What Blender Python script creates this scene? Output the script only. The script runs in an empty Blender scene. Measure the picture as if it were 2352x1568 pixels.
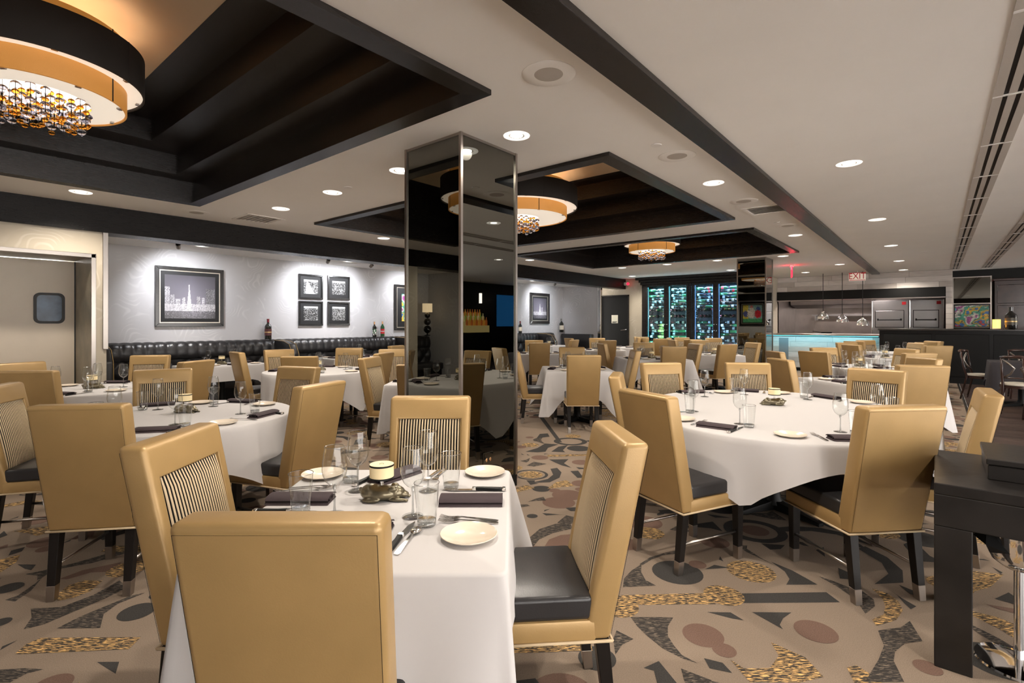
import bpy, bmesh, math, random
from mathutils import Vector, Matrix
random.seed(7)
SC = bpy.context.scene
COL = SC.collection
TH = math.radians(39.7)
# ---------------------------------------------------------------- camera
cam_d = bpy.data.cameras.new('camera'); cam = bpy.data.objects.new('camera', cam_d); COL.objects.link(cam)
cam.location = (0, 0, 1.42); cam.rotation_euler = (math.radians(90), 0, TH)
cam_d.lens = 18.0; cam_d.sensor_width = 36.0; cam_d.shift_y = -0.01786; cam_d.clip_start = 0.05
SC.camera = cam
# ---------------------------------------------------------------- world, light, exposure
W = bpy.data.worlds.new('world'); SC.world = W; W.use_nodes = True
W.node_tree.nodes['Background'].inputs[0].default_value = (1.0, 0.95, 0.90, 1)
W.node_tree.nodes['Background'].inputs[1].default_value = 3.5
SC.view_settings.view_transform = 'Standard'; SC.view_settings.look = 'None'
SC.view_settings.exposure = 1.22; SC.view_settings.gamma = 1.0; SC.view_settings.use_curve_mapping = False
DOWN_W = 50.0; WARM = (1.0, 0.90, 0.78); SPOT_W = 30.0
CH_W = 2.6
try:
    cy = SC.cycles
    cy.max_bounces = 7; cy.diffuse_bounces = 3; cy.glossy_bounces = 3; cy.transmission_bounces = 6; cy.transparent_max_bounces = 14
    cy.use_adaptive_sampling = True; cy.adaptive_threshold = 0.2
    cy.caustics_reflective = False; cy.caustics_refractive = False; cy.sample_clamp_indirect = 4.0; cy.use_denoising = True
    cy.use_light_tree = True
except Exception:
    pass

# ---------------------------------------------------------------- helpers
class MB:
    def __init__(s): s.V = []; s.F = []; s.M = []
    def add(s, vs, fs, m=0):
        n = len(s.V); s.V += [tuple(v) for v in vs]
        for f in fs: s.F.append(tuple(i + n for i in f)); s.M.append(m)
        return s
    def quad(s, a, b, c, d, m=0): return s.add([a, b, c, d], [(0, 1, 2, 3)], m)
    def box(s, x0, x1, y0, y1, z0, z1, m=0):
        v = [(x, y, z) for z in (z0, z1) for y in (y0, y1) for x in (x0, x1)]
        return s.add(v, [(0, 2, 3, 1), (4, 5, 7, 6), (0, 1, 5, 4), (2, 6, 7, 3), (0, 4, 6, 2), (1, 3, 7, 5)], m)
    def hexa(s, b, t, m=0):      # b, t: four points each, counter-clockwise from above
        return s.add(list(b) + list(t), [(3, 2, 1, 0), (4, 5, 6, 7), (0, 1, 5, 4), (1, 2, 6, 5), (2, 3, 7, 6), (3, 0, 4, 7)], m)
    def prism(s, poly, z0, z1, m=0):
        n = len(poly); v = [(x, y, z0) for x, y in poly] + [(x, y, z1) for x, y in poly]
        f = [tuple(range(n))[::-1], tuple(range(n, 2 * n))] + [(i, (i + 1) % n, n + (i + 1) % n, n + i) for i in range(n)]
        return s.add(v, f, m)
    def lathe(s, prof, n=16, c=(0, 0, 0), m=0, sx=1, sy=1, closed=False):
        v = []; f = []
        for r, z in prof:
            for i in range(n):
                a = 2 * math.pi * i / n; v.append((c[0] + sx * r * math.cos(a), c[1] + sy * r * math.sin(a), c[2] + z))
        k = len(prof)
        for j in range(k - 1):
            for i in range(n):
                i2 = (i + 1) % n; f.append((j * n + i, j * n + i2, (j + 1) * n + i2, (j + 1) * n + i))
        if closed: f.append(tuple(range(n))[::-1]); f.append(tuple((k - 1) * n + i for i in range(n)))
        return s.add(v, f, m)
    def tube(s, path, r, n=8, m=0, cap=True, closed=False):
        P = [Vector(p) for p in path]; v = []; f = []; k = len(P)
        rr = r if isinstance(r, (list, tuple)) else [r] * k
        prev = None
        for i, p in enumerate(P):
            if closed: t = P[(i + 1) % k] - P[i - 1]
            else: t = P[min(i + 1, k - 1)] - P[max(i - 1, 0)]
            t.normalize()
            up = Vector((0, 0, 1)) if abs(t.z) < 0.9 else Vector((0, 1, 0))
            a = t.cross(up).normalized() if prev is None else (prev - t * prev.dot(t)).normalized()
            prev = a; b = t.cross(a)
            for j in range(n):
                w = 2 * math.pi * j / n; q = p + a * math.cos(w) * rr[i] + b * math.sin(w) * rr[i]; v.append(tuple(q))
        for i in range(k if closed else k - 1):
            i2 = (i + 1) % k
            for j in range(n): j2 = (j + 1) % n; f.append((i * n + j, i2 * n + j, i2 * n + j2, i * n + j2))
        if cap and not closed: f.append(tuple(range(n))); f.append(tuple((k - 1) * n + j for j in range(n))[::-1])
        return s.add(v, f, m)
    def ball(s, c, r, nu=12, nv=8, m=0):
        rx, ry, rz = r if isinstance(r, (list, tuple)) else (r, r, r)
        v = [(c[0], c[1], c[2] - rz)]; f = []
        for j in range(1, nv):
            p = -math.pi / 2 + math.pi * j / nv
            for i in range(nu):
                a = 2 * math.pi * i / nu; v.append((c[0] + rx * math.cos(p) * math.cos(a), c[1] + ry * math.cos(p) * math.sin(a), c[2] + rz * math.sin(p)))
        v.append((c[0], c[1], c[2] + rz)); top = len(v) - 1
        for i in range(nu): f.append((0, 1 + (i + 1) % nu, 1 + i))
        for j in range(nv - 2):
            for i in range(nu):
                a = 1 + j * nu + i; b = 1 + j * nu + (i + 1) % nu; f.append((a, b, b + nu, a + nu))
        for i in range(nu): f.append((top, top - nu + i, top - nu + (i + 1) % nu))
        return s.add(v, f, m)
    def xf(s, M):
        s.V = [tuple(M @ Vector(v)) for v in s.V]; return s
    def mesh(s, name, mats, smooth=0, bevel=0, seg=2):
        me = bpy.data.meshes.new(name); me.from_pydata(s.V, [], s.F)
        if not isinstance(mats, (list, tuple)): mats = [mats]
        for m in mats: me.materials.append(m)
        if len(mats) > 1: me.polygons.foreach_set('material_index', s.M)
        if bevel:
            bm = bmesh.new(); bm.from_mesh(me)
            bmesh.ops.remove_doubles(bm, verts=bm.verts, dist=1e-5)
            es = [e for e in bm.edges if len(e.link_faces) == 2 and e.calc_face_angle(0) > 0.5]
            bmesh.ops.bevel(bm, geom=es, offset=bevel, segments=seg, profile=0.5, affect='EDGES', clamp_overlap=True)
            bm.to_mesh(me); bm.free()
        if smooth:
            me.polygons.foreach_set('use_smooth', [True] * len(me.polygons))
            if smooth < 3: me.set_sharp_from_angle(angle=math.radians(40 if smooth == 1 else 60))
        me.update(); return me
    def build(s, name, mats, parent=None, smooth=0, bevel=0, seg=2):
        return put(name, s.mesh(name, mats, smooth, bevel, seg), parent)

def put(name, me, parent=None, loc=None, rz=None):
    o = bpy.data.objects.new(name, me); COL.objects.link(o)
    if parent is not None: o.parent = parent
    if loc is not None: o.location = loc
    if rz is not None: o.rotation_euler = (0, 0, rz)
    return o
def empty(name, loc=(0, 0, 0), rz=0.0):
    o = bpy.data.objects.new(name, None); COL.objects.link(o); o.location = loc; o.rotation_euler = (0, 0, rz); o.empty_display_size = 0.1
    return o
def tag(o, label, cat, group=None):
    o['label'] = label; o['category'] = cat
    if group: o['group'] = group
    return o
def struct(o, label=None):
    o['kind'] = 'structure'
    if label: o['label'] = label
    return o
def copy_tree(o, parent=None):
    c = o.copy(); COL.objects.link(c); c.parent = parent
    for ch in list(o.children): copy_tree(ch, c)
    return c
CT, ST = math.cos(TH), math.sin(TH)
def diag(l, d): return (l * CT - d * ST, l * ST + d * CT)      # the tables stand on a grid turned 39.7 degrees in the room
def face(phi):                                                  # facing in that grid: 0 along the grid, 90 to its right
    p = math.radians(phi); return (-ST * math.cos(p) + CT * math.sin(p), CT * math.cos(p) + ST * math.sin(p))
def rz_of(dx, dy): return math.atan2(-dx, dy)

# ---------------------------------------------------------------- materials
def mat(name, col, rough=0.5, metal=0.0, spec=0.5, var=0.0, vs=8.0, bump=0.0, bs=60.0, stretch=(1, 1, 1), emit=None, es=0.0, coat=0.0, sheen=0.0, aniso=0):
    m = bpy.data.materials.new(name); m.use_nodes = True; nt = m.node_tree; b = nt.nodes['Principled BSDF']
    b.inputs['Base Color'].default_value = (*col, 1); b.inputs['Roughness'].default_value = rough
    b.inputs['Metallic'].default_value = metal; b.inputs['Specular IOR Level'].default_value = spec
    if coat: b.inputs['Coat Weight'].default_value = coat; b.inputs['Coat Roughness'].default_value = 0.15
    if sheen: b.inputs['Sheen Weight'].default_value = sheen
    if emit: b.inputs['Emission Color'].default_value = (*emit, 1); b.inputs['Emission Strength'].default_value = es
    if var or bump:
        tc = nt.nodes.new('ShaderNodeTexCoord'); mp = nt.nodes.new('ShaderNodeMapping'); mp.inputs['Scale'].default_value = stretch
        nt.links.new(tc.outputs['Object'], mp.inputs['Vector'])
        if var:
            n = nt.nodes.new('ShaderNodeTexNoise'); n.inputs['Scale'].default_value = vs; n.inputs['Detail'].default_value = 5
            nt.links.new(mp.outputs[0], n.inputs['Vector'])
            r = nt.nodes.new('ShaderNodeValToRGB'); r.color_ramp.elements[0].position = 0.3; r.color_ramp.elements[1].position = 0.7
            r.color_ramp.elements[0].color = (*[c * (1 - var) for c in col], 1); r.color_ramp.elements[1].color = (*[min(1, c * (1 + var)) for c in col], 1)
            nt.links.new(n.outputs[0], r.inputs[0]); nt.links.new(r.outputs[0], b.inputs['Base Color'])
        if bump:
            n2 = nt.nodes.new('ShaderNodeTexNoise'); n2.inputs['Scale'].default_value = bs; n2.inputs['Detail'].default_value = 4
            nt.links.new(mp.outputs[0], n2.inputs['Vector'])
            bp = nt.nodes.new('ShaderNodeBump'); bp.inputs['Strength'].default_value = bump; bp.inputs['Distance'].default_value = 0.01
            nt.links.new(n2.outputs[0], bp.inputs['Height']); nt.links.new(bp.outputs[0], b.inputs['Normal'])
    return m
def emis(name, col, s):
    m = bpy.data.materials.new(name); m.use_nodes = True; nt = m.node_tree; nt.nodes.remove(nt.nodes['Principled BSDF'])
    e = nt.nodes.new('ShaderNodeEmission'); e.inputs[0].default_value = (*col, 1); e.inputs[1].default_value = s
    nt.links.new(e.outputs[0], nt.nodes['Material Output'].inputs[0]); return m
def thin_glass(name, tint=(0.955, 0.965, 0.96), edge=0.85, rough=0.02, base=0.05):
    m = bpy.data.materials.new(name); m.use_nodes = True; nt = m.node_tree; nt.nodes.remove(nt.nodes['Principled BSDF'])
    t = nt.nodes.new('ShaderNodeBsdfTransparent'); t.inputs[0].default_value = (*tint, 1)
    g = nt.nodes.new('ShaderNodeBsdfGlossy'); g.inputs['Roughness'].default_value = rough
    lw = nt.nodes.new('ShaderNodeLayerWeight'); pw = nt.nodes.new('ShaderNodeMath'); pw.operation = 'POWER'; pw.inputs[1].default_value = 2.6
    f = nt.nodes.new('ShaderNodeMath'); f.operation = 'MULTIPLY_ADD'; f.inputs[1].default_value = edge; f.inputs[2].default_value = base; x = nt.nodes.new('ShaderNodeMixShader')
    nt.links.new(lw.outputs['Facing'], pw.inputs[0]); nt.links.new(pw.outputs[0], f.inputs[0])
    nt.links.new(f.outputs[0], x.inputs[0]); nt.links.new(t.outputs[0], x.inputs[1]); nt.links.new(g.outputs[0], x.inputs[2])
    nt.links.new(x.outputs[0], nt.nodes['Material Output'].inputs[0]); return m
def glass(name, col, rough=0.0, ior=1.45):
    m = bpy.data.materials.new(name); m.use_nodes = True; nt = m.node_tree; nt.nodes.remove(nt.nodes['Principled BSDF'])
    g = nt.nodes.new('ShaderNodeBsdfGlass'); g.inputs[0].default_value = (*col, 1); g.inputs['Roughness'].default_value = rough; g.inputs['IOR'].default_value = ior
    nt.links.new(g.outputs[0], nt.nodes['Material Output'].inputs[0]); return m
def swirl(name, c0, c1):
    m = mat(name, c0, 0.6); nt = m.node_tree; b = nt.nodes['Principled BSDF']
    tc = nt.nodes.new('ShaderNodeTexCoord'); n = nt.nodes.new('ShaderNodeTexNoise'); n.inputs['Scale'].default_value = 1.5; n.inputs['Detail'].default_value = 1.5
    nt.links.new(tc.outputs['Object'], n.inputs['Vector'])
    mul = nt.nodes.new('ShaderNodeMath'); mul.operation = 'MULTIPLY'; mul.inputs[1].default_value = 130.0; nt.links.new(n.outputs[0], mul.inputs[0])
    sn = nt.nodes.new('ShaderNodeMath'); sn.operation = 'SINE'; nt.links.new(mul.outputs[0], sn.inputs[0])
    n2 = nt.nodes.new('ShaderNodeTexNoise'); n2.inputs['Scale'].default_value = 2.6; nt.links.new(tc.outputs['Object'], n2.inputs['Vector'])
    g = nt.nodes.new('ShaderNodeMath'); g.operation = 'MULTIPLY'; nt.links.new(sn.outputs[0], g.inputs[0])
    rmp = nt.nodes.new('ShaderNodeMapRange'); rmp.inputs[1].default_value = 0.42; rmp.inputs[2].default_value = 0.62; nt.links.new(n2.outputs[0], rmp.inputs[0]); nt.links.new(rmp.outputs[0], g.inputs[1])
    r = nt.nodes.new('ShaderNodeValToRGB'); r.color_ramp.elements[0].position = 0.25; r.color_ramp.elements[1].position = 0.9
    r.color_ramp.elements[0].color = (*c0, 1); r.color_ramp.elements[1].color = (*c1, 1)
    nt.links.new(g.outputs[0], r.inputs[0]); nt.links.new(r.outputs[0], b.inputs['Base Color']); return m
def attr_mat(name, rough=0.35, coat=0.3):
    m = mat(name, (0.5, 0.5, 0.5), rough, coat=coat); nt = m.node_tree; a = nt.nodes.new('ShaderNodeVertexColor'); a.layer_name = 'print'
    nt.links.new(a.outputs[0], nt.nodes['Principled BSDF'].inputs['Base Color']); return m
def fleck(name, c0, c1, thr, sx, sy, rough=0.9):
    m = mat(name, c0, rough, spec=0.1); nt = m.node_tree; b = nt.nodes['Principled BSDF']
    tc = nt.nodes.new('ShaderNodeTexCoord'); mp = nt.nodes.new('ShaderNodeMapping'); mp.vector_type = 'TEXTURE'; mp.inputs['Scale'].default_value = (1 / sx, 1 / sy, 1); mp.inputs['Rotation'].default_value = (0, 0, TH)
    n = nt.nodes.new('ShaderNodeTexNoise'); n.inputs['Scale'].default_value = 1.0; n.inputs['Detail'].default_value = 2
    nt.links.new(tc.outputs['Object'], mp.inputs[0]); nt.links.new(mp.outputs[0], n.inputs['Vector'])
    r = nt.nodes.new('ShaderNodeValToRGB'); r.color_ramp.elements[0].position = thr - 0.02; r.color_ramp.elements[1].position = thr + 0.02
    r.color_ramp.elements[0].color = (*c0, 1); r.color_ramp.elements[1].color = (*c1, 1)
    nt.links.new(n.outputs[0], r.inputs[0]); nt.links.new(r.outputs[0], b.inputs['Base Color']); return m

M = {}
M['leather'] = mat('tan_leather', (0.40, 0.258, 0.106), 0.40, 0.22, 0.5, var=0.06, vs=5, bump=0.05, bs=240)
M['black_leather'] = mat('black_leather', (0.020, 0.019, 0.020), 0.33, 0, 0.5, bump=0.05, bs=180)
M['stripe_dark'] = mat('stripe_black', (0.005, 0.0042, 0.004), 0.7, 0, 0.15)
M['stripe_tan'] = mat('stripe_cream', (0.56, 0.43, 0.27), 0.5, bump=0.05, bs=300)
M['black_wood'] = mat('black_wood', (0.008, 0.0065, 0.006), 0.32, 0, 0.3, var=0.3, vs=20, stretch=(1, 1, 0.1))
M['steel'] = mat('brushed_steel', (0.40, 0.365, 0.335), 0.28, 1.0, bump=0.02, bs=300)
M['chrome'] = mat('chrome', (0.85, 0.85, 0.86), 0.06, 1.0)
M['cutlery'] = mat('cutlery_steel', (0.72, 0.69, 0.66), 0.14, 1.0)
M['cloth'] = mat('white_tablecloth', (0.555, 0.535, 0.53), 0.85, 0, 0.2, bump=0.06, bs=9)
M['china'] = mat('cream_china', (0.76, 0.66, 0.54), 0.18, 0, 0.5)
M['napkin'] = mat('dark_napkin', (0.062, 0.046, 0.050), 0.8, 0, 0.2, bump=0.1, bs=90, var=0.1)
M['thin'] = thin_glass('clear_glass_wall')
M['thick'] = thin_glass('clear_glass_base', (0.80, 0.81, 0.81), 0.8, 0.04, 0.16)
M['rim'] = thin_glass('glass_rim', (0.75, 0.75, 0.74), 0.5, 0.12, 0.45)
M['bronze'] = mat('bronze_pig', (0.20, 0.175, 0.12), 0.32, 0.85, var=0.25, vs=30)
M['lampshade'] = mat('cream_lampshade', (0.85, 0.70, 0.42), 0.6, emit=(1.0, 0.72, 0.35), es=0.05)
M['ceil'] = mat('ceiling_paint', (0.88, 0.85, 0.81), 0.75, 0, 0.3, var=0.015, vs=2)
M['ceil_warm'] = mat('tray_panel_paint', (0.66, 0.52, 0.36), 0.6, var=0.03, vs=3)
M['dark_wood'] = mat('dark_stained_oak', (0.013, 0.0098, 0.0085), 0.24, 0, 0.40, var=0.45, vs=5, bump=0.25, bs=14, stretch=(3, 30, 30))
M['dark_wood_y'] = mat('dark_stained_oak_lengthwise', (0.013, 0.0098, 0.0085), 0.24, 0, 0.40, var=0.45, vs=5, bump=0.25, bs=14, stretch=(30, 3, 30))
M['beam_wood'] = mat('dark_beam_oak', (0.0075, 0.0058, 0.0052), 0.26, 0, 0.16, var=0.45, vs=5, bump=0.25, bs=14, stretch=(30, 3, 30))
M['wall_grey'] = swirl('grey_swirl_wallpaper', (0.56, 0.55, 0.56), (0.635, 0.625, 0.63))
M['wall_cream'] = swirl('cream_swirl_wallpaper', (0.46, 0.405, 0.315), (0.53, 0.48, 0.395))
M['door_paint'] = mat('pale_door_paint', (0.66, 0.57, 0.46), 0.45, var=0.03, vs=3)
M['stone_jamb'] = mat('grey_stone_jamb', (0.30, 0.27, 0.20), 0.35, var=0.25, vs=4)
M['black'] = mat('matt_black', (0.006, 0.006, 0.006), 0.45, 0, 0.22)
M['rubber'] = mat('black_rubber', (0.012, 0.011, 0.011), 0.5)
M['mirror'] = mat('smoked_mirror', (0.20, 0.20, 0.18), 0.012, 1.0)
M['white'] = mat('white_paint', (0.82, 0.80, 0.77), 0.5)
M['grille'] = mat('speaker_grille', (0.50, 0.45, 0.40), 0.6, bump=0.4, bs=300)
M['lens'] = emis('lamp_lens', (1.0, 0.93, 0.82), 9.0)
M['glow_ring'] = mat('white_ring_added_glow', (0.85, 0.82, 0.78), 0.5, emit=(1.0, 0.94, 0.86), es=0.45)  # white trim ring; emission stands in for lamp light falling on it
M['drum_black'] = mat('black_drum_fabric', (0.022, 0.018, 0.016), 0.75, bump=0.15, bs=400)
M['drum_amber'] = mat('amber_drum_fabric', (0.50, 0.22, 0.05), 0.6, emit=(1.0, 0.42, 0.08), es=0.11, bump=0.2, bs=400)
M['diffuser'] = mat('white_diffuser', (0.85, 0.80, 0.74), 0.5, emit=(1.0, 0.86, 0.70), es=0.28)
M['crystal'] = glass('smoky_crystal', (0.80, 0.80, 0.86), 0.0, 1.33)
M['amber'] = glass('amber_crystal', (1.0, 0.68, 0.26), 0.0, 1.30)
M['carpet'] = fleck('taupe_carpet', (0.232, 0.180, 0.137), (0.275, 0.214, 0.163), 0.5, 260, 260)
M['carpet_dark'] = fleck('charcoal_carpet', (0.048, 0.045, 0.042), (0.064, 0.060, 0.056), 0.55, 220, 220)
M['carpet_streak'] = fleck('streaked_charcoal_carpet', (0.048, 0.043, 0.039), (0.20, 0.16, 0.125), 0.57, 30, 230)
M['carpet_gold'] = fleck('gold_flecked_carpet', (0.070, 0.058, 0.046), (0.72, 0.45, 0.18), 0.54, 28, 230)
M['carpet_brown'] = fleck('russet_carpet', (0.150, 0.094, 0.072), (0.18, 0.114, 0.088), 0.5, 220, 220)
M['print'] = attr_mat('framed_print')
M['frame_black'] = mat('black_picture_frame', (0.012, 0.011, 0.011), 0.25, coat=0.4)
M['frame_silver'] = mat('silver_picture_slip', (0.60, 0.55, 0.48), 0.3, 0.9)
M['mat_black'] = mat('black_picture_mount', (0.012, 0.012, 0.013), 0.6)
M['bottle_dark'] = mat('dark_bottle_glass', (0.012, 0.012, 0.010), 0.06, 0, 0.7, coat=0.5)
M['bottle_green'] = mat('green_bottle_glass', (0.020, 0.10, 0.035), 0.07, 0, 0.7, coat=0.5)
M['label_cream'] = mat('cream_label', (0.66, 0.60, 0.48), 0.6)
M['label_red'] = mat('red_label', (0.60, 0.02, 0.03), 0.5)
M['foil_red'] = mat('red_foil', (0.20, 0.02, 0.03), 0.35, 0.4)
M['foil_gold'] = mat('gold_foil', (0.70, 0.40, 0.20), 0.3, 0.8)
M['gold'] = mat('gold_label_print', (0.65, 0.45, 0.20), 0.4, 0.6)
M['tile'] = [mat('limestone_tile_%d' % i, c, 0.4, var=0.10, vs=3, stretch=(1, 1, 14)) for i, c in enumerate([(0.60, 0.55, 0.51), (0.68, 0.63, 0.59), (0.50, 0.45, 0.41), (0.64, 0.59, 0.56)])]
M['kitchen_steel'] = mat('kitchen_steel', (0.42, 0.38, 0.36), 0.32, 0.9, var=0.1, vs=3)
M['oven_steel'] = mat('oven_steel', (0.46, 0.46, 0.47), 0.30, 0.9, var=0.05, vs=3)
M['exit_red'] = mat('exit_letters', (0.55, 0.008, 0.012), 0.4)
M['exit_face'] = mat('exit_sign_face', (0.85, 0.75, 0.62), 0.5, emit=(1, 0.88, 0.75), es=0.12)
M['red_glow'] = mat('lit_red_acrylic', (0.8, 0.02, 0.05), 0.3, emit=(1.0, 0.012, 0.04), es=1.3)
M['plank'] = [mat('walnut_plank_%d' % i, c, 0.35, var=0.2, vs=4, stretch=(2, 20, 1)) for i, c in enumerate([(0.070, 0.046, 0.038), (0.055, 0.036, 0.030), (0.085, 0.057, 0.047)])]
M['dark_cloth'] = mat('black_tablecloth', (0.030, 0.026, 0.030), 0.8, bump=0.05, bs=20)
M['bar_wood'] = mat('dark_mahogany', (0.045, 0.020, 0.016), 0.25, coat=0.4, var=0.2, vs=6)
M['candle'] = mat('candle_glass', (0.9, 0.45, 0.12), 0.4, emit=(1.0, 0.42, 0.06), es=2.2)
M['paper'] = mat('paper_notice', (0.62, 0.60, 0.48), 0.7)

# ================================================================ the room
CZ = 2.903
TRAYS = [(-1.20, 2.42), (3.94, 7.53), (8.48, 11.87)]
TX0, TX1 = -7.06, -2.18
CARPET = [('d',('c',-114,285,14,0)),('g',('c',-82,313,13,0)),('b',('c',-82,235,9,0)),('s',[(-130,250),(-134,259),(-135,270),(-134,281),(-130,272),(-124,265),(-117,263)]),('s',[(-135,280),(-134,292),(-130,303),(-125,312),(-123,308),(-129,300),(-132,290),(-133,280)]),('g',[(-127,242),(-93,273),(-86,265),(-121,235)]),('d',[(-86,278),(-45,314),(-38,307),(-79,272)]),('s',[(-114,227),(-98,240),(-97,231),(-94,224),(-89,219),(-84,215),(-77,214),(-83,213),(-92,214),(-101,218),(-108,222)]),('d',[(-87,255),(-78,262),(-71,259),(-76,257)]),('d',[(-70,269),(-55,281),(-57,273),(-57,266),(-55,263),(-60,265)]),('d',[(-76,219),(-69,221),(-64,217),(-72,214)]),('d',[(-93,197),(-90,205),(-79,197),(-85,192),(-89,198)]),('d',[(-74,205),(-66,208),(-71,204)]),('g',[(-67,225),(-61,223),(-53,230),(-52,241),(-57,249),(-43,247),(-35,238),(-42,228),(-57,216)]),('s',[(-114,213),(-105,212),(-107,205),(-106,197),(-112,206)]),('b',('c',-96,376,9,0)),('d',('c',-96,376,20,70)),('g',('c',-150,326,10,0)),('b',[(-191,261),(-196,274),(-194,285),(-189,291),(-183,287),(-180,280),(-183,271),(-185,264)]),('s',[(-199,252),(-207,265),(-211,284),(-208,298),(-201,307),(-194,299),(-200,284),(-201,270),(-196,255)]),('d',[(-76,333),(-64,329),(-56,324),(-50,320),(-63,309),(-63,317),(-67,325)]),('s',[(-51,331),(-44,330),(-35,327),(-30,327),(-25,321),(-24,314),(-27,303),(-30,310),(-34,317),(-41,324)]),('g',[(-27,334),(-20,333),(-15,327),(-13,318),(-15,306),(-22,294),(-24,299),(-20,308),(-20,318),(-22,326)]),('d',[(-20,339),(-14,332),(-8,327),(-10,322),(-13,327),(-16,334)]),('d',[(-16,348),(-9,345),(-8,339),(-11,340)]),('b',('c',-43,271,9,0)),('b',('c',-3,272,5,0)),('s',[(-21,290),(-13,300),(-10,309),(-5,293),(-11,286),(-14,276),(-14,268),(-10,255),(-22,245),(-19,265),(-18,278)]),('g',[(15,394),(29,400),(22,376),(14,363)]),('d',[(23,362),(29,375),(33,368),(32,361)]),('g',[(13,339),(22,340),(29,337),(27,322),(22,328),(13,334)]),('s',[(12,324),(21,318),(26,313),(25,309),(19,312),(12,320)]),('b',[(19,352),(31,356),(30,350),(23,350)]),('s',[(-347,43),(-337,53),(-339,66),(-347,79),(-335,80),(-330,69),(-327,56),(-324,45),(-326,38),(-336,42)]),('s',[(-315,48),(-319,57),(-321,67),(-323,78),(-321,84),(-319,72),(-313,65),(-300,61)]),('d',('c',-303,76,8,0)),('b',('c',-267,39,7,0)),('d',('c',-383,39,6,0)),('d',('c',-342,32,4,0)),('g',[(-305,33),(-310,37),(-311,42),(-277,71),(-271,65),(-303,34)]),('d',[(-271,54),(-264,60),(-256,57)]),('s',[(-296,27),(-289,34),(-282,39),(-284,34),(-282,29),(-285,26)]),('g',[(-353,53),(-362,60),(-362,67),(-354,73),(-345,66),(-344,59),(-346,53)]),('s',[(-397,47),(-395,54),(-393,69),(-394,88),(-394,94),(-385,92),(-385,74),(-391,59),(-382,50),(-389,51)]),('s',[(-368,36),(-369,41),(-379,49),(-388,54),(-370,46),(-362,39)]),('b',[(-375,58),(-378,69),(-373,86),(-362,80),(-371,71),(-371,61)]),('g',[(-433,40),(-433,49),(-421,46),(-410,38)]),('d',[(-313,29),(-317,35),(-316,30)]),('d',('c',-313,495,13,0)),('g',('c',-293,381,11,0)),('d',('c',-293,381,16,82)),('b',('c',-280,447,9,0)),('g',('c',-352,544,10,0)),('g',('c',-365,473,10,0)),('b',('c',-235,355,13,0)),('d',[(-290,408),(-287,415),(-275,405),(-267,390),(-266,373),(-278,361),(-273,380),(-277,394)]),('d',[(-311,435),(-296,449),(-291,433),(-276,424),(-288,425),(-301,430)]),('g',[(-257,357),(-262,377),(-258,388),(-243,378),(-250,370)]),('d',[(-350,445),(-350,467),(-356,490),(-341,496),(-341,475),(-333,459),(-338,451)]),('d',[(-328,463),(-335,487),(-331,501),(-322,477),(-315,471)]),('g',[(-323,449),(-289,482),(-286,476),(-319,443)]),('d',[(-271,414),(-266,420),(-250,404),(-254,400)]),('d',[(-274,429),(-266,432),(-264,429),(-268,425)]),('d',[(-465,624),(-460,628),(-344,508),(-349,506)]),('d',[(-380,505),(-392,528),(-386,537),(-373,523)]),('s',[(-315,402),(-318,418),(-303,420),(-307,404)])]
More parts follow.
